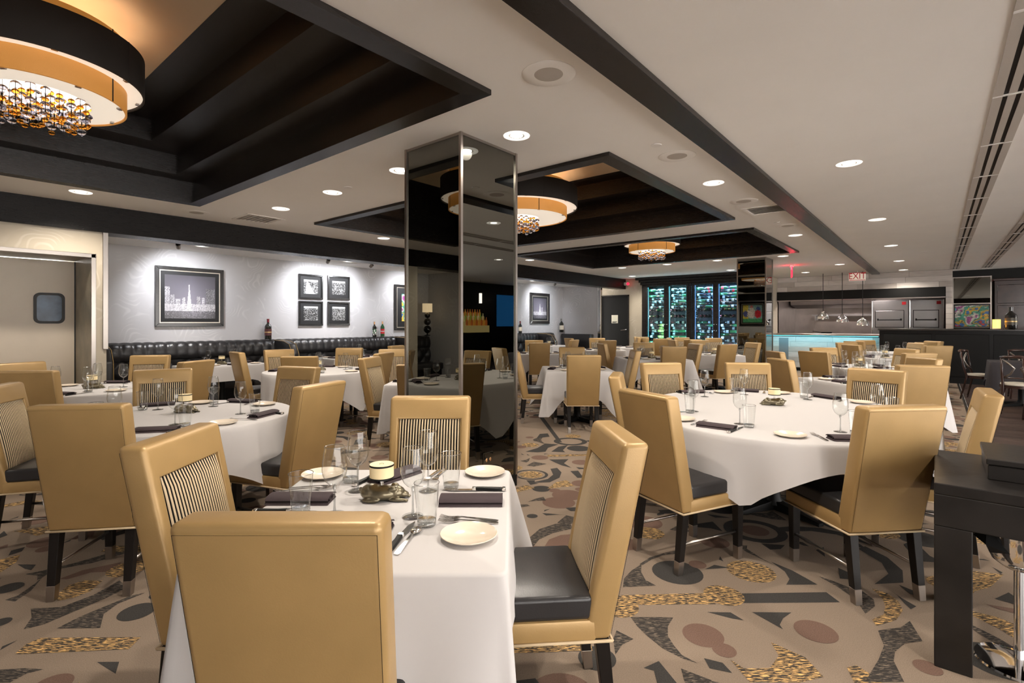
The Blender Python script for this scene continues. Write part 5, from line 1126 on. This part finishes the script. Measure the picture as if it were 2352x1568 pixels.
# fire alarm strobe and emergency light by the beam end
t = empty('alarm_strobe', (-8.06, 15.7, 2.74)); tag(t, 'white and red alarm strobe at the end of the left beam', 'alarm')
put('housing', MB().box(-0.06, 0.06, -0.03, 0.09, -0.05, 0.05).mesh('housing', M['white'], 1, 0.012, 2), t)
put('beacon', MB().ball((0.085, -0.01, 0.0), 0.045, 12, 8).mesh('beacon', M['red_glow'], 3), t); put('lamp_head', MB().ball((-0.08, -0.01, 0.0), 0.045, 12, 8).mesh('lamp_head', M['white'], 3), t)

# ================================================================ kitchen
def tiles(parent, xs, z0, z1, y, seed, hgt=0.155, wid=0.95):
    r = random.Random(seed); n = max(1, int(round((z1 - z0) / hgt))); hh = (z1 - z0) / n
    for j in range(n):
        x = xs[0]; off = r.uniform(0.3, 1.0)
        while x < xs[1] - 0.02:
            w = min(wid * off if x == xs[0] else wid, xs[1] - x); w = w if xs[1] - x - w > 0.12 else xs[1] - x
            d = r.uniform(0.0, 0.004); me = MB().box(0.002, w - 0.002, -0.014 - d, 0.0, 0.002, hh - 0.002).mesh('tile', M['tile'][r.choice((0, 1, 1, 2, 3))], 0, 0.0015, 1)
            put('tile', me, parent, (x, y, z0 + j * hh)); x += w
o = MB().box(-4.2, 0.33, 18.6, 18.75, 2.43, CZ).box(0.18, 0.33, 18.6, 18.75, 0, 2.43).build('wall_kitchen', M['black']); struct(o, 'limestone tiled wall above the open kitchen')
tiles(o, (-4.2, 0.33), 2.43, CZ - 0.003, 18.6, 3); tiles(o, (0.185, 0.33), 1.25, 2.43, 18.6, 4, 0.155, 0.145)
o = MB().box(-4.2, 0.18, 18.50, 18.80, 2.15, 2.43).build('trim_hood', M['black']); struct(o, 'black hood fascia over the open kitchen')
put('hood_edge', MB().box(-4.2, 0.18, 18.45, 18.80, 2.13, 2.155).mesh('hood_edge', M['kitchen_steel']), o)
o = MB().quad((-4.05, 18.7, 2.4), (0.33, 18.7, 2.4), (0.33, 21.3, 2.4), (-4.05, 21.3, 2.4)).build('ceiling_kitchen', M['kitchen_steel']); struct(o)
o = MB().quad((-4.05, 18.6, 0), (-4.05, 21.3, 0), (-4.05, 21.3, 2.4), (-4.05, 18.6, 2.4)).build('wall_kitchen_left', M['kitchen_steel']); struct(o)
o = MB().quad((0.33, 18.7, 0), (0.33, 21.3, 0), (0.33, 21.3, 2.4), (0.33, 18.7, 2.4)).build('wall_kitchen_right', M['kitchen_steel']); struct(o)
o = MB().quad((-4.05, 19.0, -0.001), (0.33, 19.0, -0.001), (0.33, 21.3, -0.001), (-4.05, 21.3, -0.001)).build('floor_kitchen', M['black']); struct(o)
o = MB().quad((-4.05, 21.3, 0), (0.33, 21.3, 0), (0.33, 21.3, 2.4), (-4.05, 21.3, 2.4)).build('wall_kitchen_back', M['kitchen_steel']); struct(o, 'stainless steel lining of the open kitchen')
put('hood_panel', MB().hexa([(-4.0, 20.3, 2.05), (-1.6, 20.3, 2.05), (-1.6, 21.25, 1.95), (-4.0, 21.25, 1.95)], [(-4.0, 20.2, 2.38), (-1.6, 20.2, 2.38), (-1.6, 21.25, 2.38), (-4.0, 21.25, 2.38)]).mesh('hood_panel', M['kitchen_steel'], 0, 0.01, 1), o)
ld = bpy.data.lights.new('kitchen_fill', 'AREA'); ld.energy = 30; ld.size = 2.2; ld.shape = 'RECTANGLE'; ld.size_y = 0.2; ld.color = (1.0, 0.86, 0.80)  # added area light that brightens the dim kitchen interior
l = bpy.data.objects.new('kitchen_fill', ld); COL.objects.link(l); l.parent = o; l.location = (-2.2, 19.3, 2.36)
# stone counter with lit front
t = empty('stone_counter', (-2.6, 17.3, 0)); tag(t, 'limestone kitchen counter washed in turquoise light', 'counter')
put('core', MB().box(-1.43, 1.42, 0.0, 1.0, 0.0, 1.06).mesh('core', M['black']), t)
fp = put('front_panel', MB().box(-1.42, 1.42, -0.02, 0.0, 0.10, 1.06).mesh('front_panel', M['black']), t); tiles(fp, (-1.42, 1.42), 0.10, 1.02, -0.02, 8)
put('worktop', MB().box(-1.42, 1.44, -0.36, 1.0, 1.06, 1.108).mesh('worktop', M['kitchen_steel'], 0, 0.006, 1), t); put('kickboard', MB().box(-1.42, 1.42, -0.01, 0.0, 0.0, 0.10).mesh('kickboard', M['black']), t)
put('access_door', MB().box(-1.12, -0.86, -0.045, -0.035, 0.12, 0.98).mesh('access_door', mat('grey_access_door', (0.20, 0.22, 0.24), 0.4), 0, 0.006, 1), t)
put('led_strip', MB().box(-1.4, 1.38, -0.345, -0.335, 1.05, 1.06).mesh('led_strip', emis('turquoise_led', (0.10, 0.75, 1.0), 2)), t)
ld = bpy.data.lights.new('counter_led', 'AREA'); ld.shape = 'RECTANGLE'; ld.size = 2.75; ld.size_y = 0.03; ld.energy = 3.2; ld.color = (0.32, 0.84, 1.0)
l = bpy.data.objects.new('counter_led', ld); COL.objects.link(l); l.parent = t; l.location = (0, -0.33, 1.04); l.rotation_euler = (math.radians(42), 0, 0)
# shelf, grill back, stove things
t = empty('wall_shelf', (-2.45, 20.9, 1.72)); tag(t, 'steel wall shelf at the back of the open kitchen', 'shelf')
put('shelf_board', MB().box(-0.95, 0.95, -0.25, 0.25, -0.04, 0).mesh('shelf_board', M['oven_steel']), t)
for x in (-0.85, 0.85): put('bracket', MB().box(x - 0.02, x + 0.02, -0.2, 0.25, -0.2, -0.04).mesh('bracket', M['oven_steel']), t)
t = empty('range_cooker', (-2.4, 20.6, 0)); tag(t, 'stainless range cooker with splashback in the open kitchen', 'cooker')
put('body', MB().box(-1.0, 1.0, -0.4, 0.5, 0, 0.98).mesh('body', M['kitchen_steel'], 0, 0.01, 1), t); put('splashback', MB().box(-1.0, 1.0, 0.45, 0.5, 0.98, 1.50).mesh('splashback', M['kitchen_steel']), t)
put('grate', MB().box(-0.95, 0.95, -0.35, 0.4, 0.98, 1.02).mesh('grate', M['black']), t)
put('pan', MB().lathe([(0, 0), (0.15, 0), (0.17, 0.09)], 20, (-0.55, 0, 1.02)).tube([(-0.70, 0, 1.1), (-0.95, -0.1, 1.14)], 0.012, 6).mesh('pan', M['black'], 1), t)
for x0, x1, lb in [(-1.55, -0.66, 'left stainless steel broiler oven behind the bar'), (-0.62, 0.15, 'right stainless steel broiler oven behind the bar')]:
    t = empty('broiler_oven', ((x0 + x1) / 2, 19.9, 0)); tag(t, lb, 'oven', 'broiler ovens'); h = (x1 - x0) / 2
    put('body', MB().box(-h, h, -0.4, 0.4, 0, 2.12).mesh('body', M['oven_steel'], 0, 0.012, 1), t)
    d = put('oven_door', MB().box(-h + 0.08, h - 0.12, -0.425, -0.40, 1.30, 1.80).mesh('oven_door', M['oven_steel'], 0, 0.006, 1), t)
    put('door_gap', MB().box(-h + 0.065, h - 0.105, -0.405, -0.401, 1.285, 1.815).mesh('door_gap', M['black']), d)
    put('door_handle', MB().tube([(-h + 0.12, -0.47, 1.52), (h - 0.16, -0.47, 1.52)], 0.014, 8).box(-h + 0.12, -h + 0.16, -0.47, -0.42, 1.50, 1.56).box(h - 0.20, h - 0.16, -0.47, -0.42, 1.50, 1.56).mesh('door_handle', M['black'], 1), d)
    put('corner_post', MB().tube([(-h - 0.01, -0.42, 0.9), (-h - 0.01, -0.42, 2.12)], 0.02, 10).mesh('corner_post', M['chrome'], 1), t)
    put('rating_plate', MB().box(h - 0.16, h - 0.06, -0.408, -0.401, 1.98, 2.07).mesh('rating_plate', M['label_red']), t)
for x, z, lb in [(-2.63, 1.55, 'chrome heat lamp over the counter, highest and leftmost'), (-2.14, 1.46, 'chrome heat lamp over the counter, middle one'), (-1.645, 1.36, 'chrome heat lamp over the counter, lowest and rightmost')]:
    t = empty('heat_lamp', (x, 17.75, z)); tag(t, lb, 'lamp', 'chrome heat lamps')
    put('dome', MB().lathe([(0.155, 0.0), (0.150, 0.05), (0.125, 0.115), (0.085, 0.155), (0.045, 0.175), (0.04, 0.20), (0.03, 0.225), (0.0, 0.228)], 28).mesh('dome', M['chrome'], 1), t)
    put('cord', MB().tube([(0, 0, 0.22), (0, 0, CZ - z)], 0.008, 8).mesh('cord', M['black']), t); put('bulb', MB().ball((0, 0, 0.045), (0.045, 0.045, 0.055), 14, 8).mesh('bulb', emis('heat_bulb', (1.0, 0.80, 0.55), 2.5), 3), t)

# ================================================================ bar at right
t = empty('bar_counter', (2.9, 16.0, 0)); tag(t, 'long black panelled bar counter at right', 'bar')
put('body', MB().box(-4.03, 4.2, 0, 0.6, 0, 1.24).mesh('body', mat('black_lacquer', (0.007, 0.007, 0.0075), 0.30, 0, 0.25)), t)
put('bar_top', MB().box(-4.06, 4.2, -0.06, 0.66, 1.24, 1.286).mesh('bar_top', mat('dark_bar_top', (0.03, 0.028, 0.026), 0.18, coat=0.5), 0, 0.008, 2), t)
for k in range(8): put('panel', MB().box(-3.95 + k * 1.02, -3.0 + k * 1.02, -0.012, 0.0, 0.16, 1.16).mesh('panel', M['black'], 0, 0.006, 1), t)
put('kick_rail', MB().box(-4.03, 4.2, -0.02, 0.0, 0.0, 0.12).mesh('kick_rail', M['black']), t)
o = MB().box(0.33, 8.0, 19.2, 19.35, 0, CZ).build('wall_bar', M['black']); struct(o, 'black wall behind the bar')
t = empty('mirror_panel_unit', (0.74, 19.15, 0)); tag(t, 'smoked mirror panel with steel frame above the bar', 'mirror')
put('mirror_glass', MB().box(-0.38, 0.38, -0.02, 0.0, 1.98, 2.69).mesh('mirror_glass', M['mirror']), t)
for bxs in ((-0.41, -0.38, 1.2, 2.72), (0.38, 0.41, 1.2, 2.72)): put('frame_strip', MB().box(bxs[0], bxs[1], -0.03, 0.02, bxs[2], bxs[3]).mesh('frame_strip', M['steel']), t)
for z in (1.955, 2.69): put('frame_strip', MB().box(-0.38, 0.38, -0.03, 0.02, z, z + 0.025).mesh('frame_strip', M['steel']), t)
picture((0.74, 19.14, 1.62), 0, 0.76, 0.64, 0.03, 0, 0.0, colourful(31, 0.22), 'unglazed colourful abstract painting above the bar', 60, 44)
t = empty('back_bar_cabinet', (2.5, 19.0, 0)); tag(t, 'dark mahogany cabinet wall behind the bar, at right photo edge', 'cabinet')
put('carcass', MB().box(-1.3, 3.5, 0.0, 0.19, 0, 2.6).mesh('carcass', M['bar_wood']), t)
for k in range(5):
    for z0, z1 in ((1.15, 1.90), (1.95, 2.45)):
        d = put('cabinet_door', MB().box(-1.25 + k * 0.8, -0.50 + k * 0.8, -0.03, 0.0, z0, z1).mesh('cabinet_door', M['bar_wood'], 0, 0.01, 1), t); put('knob', MB().ball((-0.55 + k * 0.8, -0.045, (z0 + z1) / 2), 0.018, 10, 6).mesh('knob', M['gold'], 3), d)
put('cornice', MB().box(-1.35, 3.5, -0.10, 0.19, 2.55, 2.62).mesh('cornice', M['bar_wood'], 0, 0.015, 2), t)
t = empty('candle_lamp', (1.06, 16.3, 1.286)); tag(t, 'glowing amber candle glass on the bar top', 'candle'); put('glass', MB().lathe([(0, 0), (0.068, 0), (0.070, 0.01), (0.070, 0.22), (0.064, 0.22), (0.064, 0.02), (0, 0.02)], 20).mesh('glass', M['candle'], 1), t); put('foot', MB().lathe([(0, 0), (0.074, 0), (0.074, 0.02), (0, 0.021)], 20).mesh('foot', M['white'], 1), t)
bottle(1.30, 16.3, 1.286, 0.50, 0.105, M['bottle_dark'], M['bottle_dark'], mat('dark_gold_label', (0.10, 0.085, 0.06), 0.4), 'oversized dark bottle on the bar top beside the candle', logo=M['gold'])

# bar-side bistro chairs and dark tables
def bistro():
    P = {}
    P['seat'] = MB().lathe([(0, 0.435), (0.19, 0.435), (0.205, 0.45), (0.20, 0.475), (0.12, 0.485), (0, 0.487)], 24).mesh('seat_pad', mat('cream_seat_pad', (0.62, 0.57, 0.48), 0.6), 1)
    P['frame'] = MB().lathe([(0.17, 0.40), (0.212, 0.40), (0.212, 0.44), (0.17, 0.44), (0.17, 0.40)], 24).mesh('seat_ring', M['bar_wood'], 1)
    P['legs'] = [MB().tube([(sx * 0.15, 0.15, 0.42), (sx * 0.19, 0.19, 0.0)], [0.018, 0.013], 8).mesh('leg', M['bar_wood'], 3) for sx in (-1, 1)] + [MB().tube([(sx * 0.185, -0.235, 0.90), (sx * 0.175, -0.20, 0.62), (sx * 0.165, -0.15, 0.42), (sx * 0.19, -0.24, 0.0)], [0.014, 0.017, 0.019, 0.013], 8).mesh('rear_leg', M['bar_wood'], 3) for sx in (-1, 1)]
    P['rail'] = MB().tube([(-0.20, -0.235, 0.885), (-0.11, -0.275, 0.895), (0, -0.29, 0.90), (0.11, -0.275, 0.895), (0.20, -0.235, 0.885)], [0.018, 0.026, 0.028, 0.026, 0.018], 10).mesh('top_rail', M['bar_wood'], 3)
    P['low'] = MB().tube([(-0.17, -0.17, 0.56), (0, -0.21, 0.565), (0.17, -0.17, 0.56)], 0.012, 8).mesh('low_rail', M['bar_wood'], 3)
    P['arcs'] = [MB().tube([(s * 0.17, -0.24, 0.86), (s * 0.09, -0.255, 0.78), (s * 0.035, -0.25, 0.72), (s * 0.08, -0.22, 0.63), (s * 0.15, -0.185, 0.57)], 0.014, 8).mesh('back_arc', M['steel'], 3) for s in (-1, 1)]
    return P
BP = bistro()
for x, y, dx, dy, lb in [(0.98, 11.3, 0.1, 1, 'dark wooden bistro chair with curved metal back, left one by the bar'), (1.18, 10.35, 0.1, -1, 'dark wooden bistro chair at the photo edge behind a dark table'), (1.25, 13.55, 0, -1, 'farthest dark wooden bistro chair against the bar'), (0.62, 12.9, 1, -0.3, 'dark bistro chair mostly hidden behind the left bistro chair')]:
    t = empty('bistro_chair', (x, y, 0), rz_of(dx, dy)); tag(t, lb, 'chair', 'bistro chairs by the bar')
    put('seat_pad', BP['seat'], t); put('seat_ring', BP['frame'], t); put('top_rail', BP['rail'], t); put('low_rail', BP['low'], t)
    for q in BP['legs']: put('leg', q, t)
    for q in BP['arcs']: put('back_arc', q, t)
table(1.36, 9.25, 0.0, 'rect', 0.42, 0.42, 0.78, 'small bar-area table under a dark cloth at right photo edge', 'dark cloth on the bar-area table at right photo edge', 31, group='bar-area tables', matl=M['dark_cloth'])
table(1.12, 12.35, 0.0, 'rect', 0.42, 0.42, 0.74, 'small bar-area table under a dark cloth nearer the bar', 'dark cloth on the bar-area table nearer the bar', 32, group='bar-area tables', matl=M['dark_cloth'])

# ================================================================ service stand, box and wine bucket
M['worn_black'] = mat('worn_black_paint', (0.016, 0.014, 0.013), 0.36, 0, 0.3, var=0.35, vs=6, bump=0.08, bs=25)
t = empty('service_stand', (0.42, 3.115, 0)); tag(t, 'worn black wooden service stand at right foreground', 'stand')
put('top', MB().box(-0.43, 0.43, -0.365, 0.365, 0.715, 0.76).mesh('top', M['worn_black'], 0, 0.004, 2), t)
for (a, b, c, d) in ((-0.43, 0.43, -0.365, -0.33), (-0.43, 0.43, 0.33, 0.365), (-0.43, -0.395, -0.33, 0.33), (0.395, 0.43, -0.33, 0.33)): put('apron', MB().box(a, b, c, d, 0.585, 0.715).mesh('apron', M['worn_black'], 0, 0.003, 1), t)
for sx in (-1, 1):
    for sy in (-1, 1):
        put('leg', MB().box(min(sx * 0.43, sx * 0.31), max(sx * 0.43, sx * 0.31), min(sy * 0.365, sy * 0.275), max(sy * 0.365, sy * 0.275), 0, 0.585).mesh('leg', M['worn_black'], 0, 0.004, 2), t)
t = empty('lidded_box', (0.36, 3.15, 0.76)); tag(t, 'black lidded box on the service stand', 'box')
put('base', MB().box(-0.195, 0.195, -0.20, 0.20, 0.0, 0.062).mesh('base', M['worn_black'], 0, 0.003, 1), t); put('lid', MB().box(-0.20, 0.20, -0.205, 0.205, 0.064, 0.088).mesh('lid', M['worn_black'], 0, 0.003, 1), t)
t = empty('wine_bucket', (0.262, 2.985, 0)); tag(t, 'polished steel wine bucket on a stand below the service stand', 'bucket')
put('bucket', MB().lathe([(0.0, 0.40), (0.05, 0.402), (0.085, 0.43), (0.098, 0.47), (0.105, 0.57), (0.112, 0.575), (0.100, 0.568), (0.092, 0.47), (0.0, 0.42)], 32).mesh('bucket', M['chrome'], 1), t)
put('pole', MB().tube([(0, 0, 0.0), (0, 0, 0.40)], 0.016, 12).mesh('pole', M['chrome'], 1), t); put('foot', MB().lathe([(0, 0.03), (0.05, 0.028), (0.14, 0.008), (0.145, 0.0), (0, 0)], 32).mesh('foot', M['chrome'], 1), t)
nk = MB(); nk.add([(-0.13, -0.08, 0.578), (0.0, -0.12, 0.578), (0.06, 0.04, 0.578), (-0.08, 0.06, 0.578), (-0.20, -0.10, 0.50), (-0.14, -0.16, 0.47), (-0.02, -0.15, 0.44), (-0.16, 0.05, 0.46), (-0.12, -0.13, 0.42)],
    [(0, 1, 2, 3), (0, 4, 5), (0, 5, 6, 1), (3, 7, 4, 0), (5, 8, 6)]); nk.V = [(x * 0.62 - 0.02, y * 0.62, 0.58 + (z - 0.58) * 0.7) for x, y, z in nk.V]; o = nk.build('cloth_napkin', M['black']); o.location = (0.262, 2.985, 0); tag(o, 'black napkin draped over the wine bucket', 'napkin')

# ================================================================ exit signs
def text_mesh(s, size, m, depth=0.004):
    cu = bpy.data.curves.new('text', 'FONT'); cu.body = s; cu.size = size; cu.align_x = 'CENTER'; cu.align_y = 'CENTER'; cu.extrude = depth
    ob = bpy.data.objects.new('tmp_text', cu); COL.objects.link(ob); dg = bpy.context.evaluated_depsgraph_get(); me = bpy.data.meshes.new_from_object(ob.evaluated_get(dg)); bpy.data.objects.remove(ob)
    me.name = 'letters'; me.materials.clear(); me.materials.append(m); return me
t = empty('exit_sign', (-1.75, 17.5, 2.74), math.radians(5)); tag(t, 'white exit sign with red letters above the open kitchen', 'exit sign')
put('face', MB().box(-0.20, 0.20, -0.012, 0.012, -0.115, 0.115).mesh('face', M['exit_face'], 0, 0.004, 1), t); put('rim', MB().box(-0.205, 0.205, -0.016, 0.016, 0.105, 0.12).box(-0.19, 0.19, -0.016, -0.012, -0.10, -0.085).mesh('rim', M['label_red']), t)
lt = put('letters', text_mesh('EXIT', 0.21, M['exit_red']), t, (0, -0.016, 0.012)); lt.rotation_euler = (math.radians(90), 0, 0); lt.scale = (0.95, 1.15, 1)
put('mount', MB().tube([(0, 0, 0.115), (0, 0, 0.163)], 0.012, 8).mesh('mount', M['white']), t)
t = empty('exit_sign', (-2.86, 14.65, 2.72), TH - math.radians(26) + math.pi / 2); tag(t, 'red glowing exit sign seen edge-on, right of the distant column', 'exit sign')
put('face', MB().box(-0.17, 0.17, -0.012, 0.012, -0.13, 0.13).mesh('face', M['red_glow'], 0, 0.004, 1), t); put('canopy', MB().box(-0.10, 0.10, -0.04, 0.04, 0.14, 0.18).mesh('canopy', M['white']), t)
ld = bpy.data.lights.new('exit_glow', 'POINT'); ld.energy = 2.0; ld.color = (1, 0.05, 0.08); l = bpy.data.objects.new('glow', ld); COL.objects.link(l); l.parent = t; l.location = (0, 0.0, 0.10); ld.shadow_soft_size = 0.05

# ================================================================ things seen in the mirrored columns
t = empty('table_lamp', (-9.6, -2.72, 1.11)); tag(t, 'table lamp with three black balls, reflected in the near column', 'lamp')
put('base', MB().lathe([(0, 0), (0.07, 0), (0.07, 0.02), (0.02, 0.03), (0.015, 0.07)], 20).mesh('base', M['black'], 1), t)
for z, r in ((0.16, 0.095), (0.345, 0.085), (0.50, 0.068)): put('ball', MB().ball((0, 0, z), r, 20, 12).mesh('ball', mat('gloss_black_ball', (0.01, 0.01, 0.01), 0.08, coat=0.6), 3), t)
put('shade', MB().lathe([(0.12, 0.58), (0.12, 0.79)], 28).mesh('shade', mat('linen_shade', (0.8, 0.68, 0.5), 0.7, emit=(1.0, 0.75, 0.45), es=0.9), 1), t)
t = empty('back_bar_shelf', (7.0, 12.9, 0)); tag(t, 'lit stepped bottle shelf reflected in the near column', 'shelf')
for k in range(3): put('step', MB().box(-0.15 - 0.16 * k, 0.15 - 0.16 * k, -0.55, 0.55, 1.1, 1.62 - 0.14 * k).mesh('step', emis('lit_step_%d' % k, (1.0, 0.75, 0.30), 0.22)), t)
sb = [MB().lathe([(0, 0), (0.042, 0), (0.042, 0.17), (0.016, 0.22), (0.014, 0.29), (0, 0.29)], 12).mesh('spirit_bottle', mat('spirit_%d' % k, c, 0.1, emit=c, es=0.2), 1) for k, c in enumerate([(0.75, 0.35, 0.05), (0.30, 0.45, 0.08), (0.55, 0.15, 0.03), (0.75, 0.65, 0.35)])]  # bottle colours also emit: the shelf's glow is put into the glass
for k in range(3):
    for q in range(9): tag(put('spirit_bottle', sb[(k * 3 + q * 2) % 4], None, (7.0 - 0.16 * k - 0.06, 12.9 - 0.49 + 0.122 * q, 1.62 - 0.14 * k)), 'spirit bottle reflected in the near column, %s step, %s bottle along' % (['top', 'middle', 'bottom'][k], ORD[q]), 'bottle', 'spirit bottles on the lit shelf')
for y in (12.75, 14.95):
    t = empty('pendant_light', (6.3, y, 2.1)); tag(t, 'lit glass cylinder pendant reflected in the near column, ' + ('left' if y < 13 else 'right') + ' one', 'pendant', 'cylinder pendants')
    put('cylinder', MB().lathe([(0.05, 0), (0.05, 0.34)], 16).mesh('cylinder', emis('pendant_glow', (1.0, 0.9, 0.85), 2.5), 1), t); put('rod', MB().tube([(0, 0, 0.34), (0, 0, CZ - 2.1)], 0.006, 6).mesh('rod', M['black']), t)
o = MB().box(7.17, 7.2, 14.6, 16.2, 1.3, 2.5).build('window_1', mat('night_blue_glass', (0.01, 0.05, 0.13), 0.1, emit=(0.02, 0.16, 0.45), es=0.35)); struct(o)
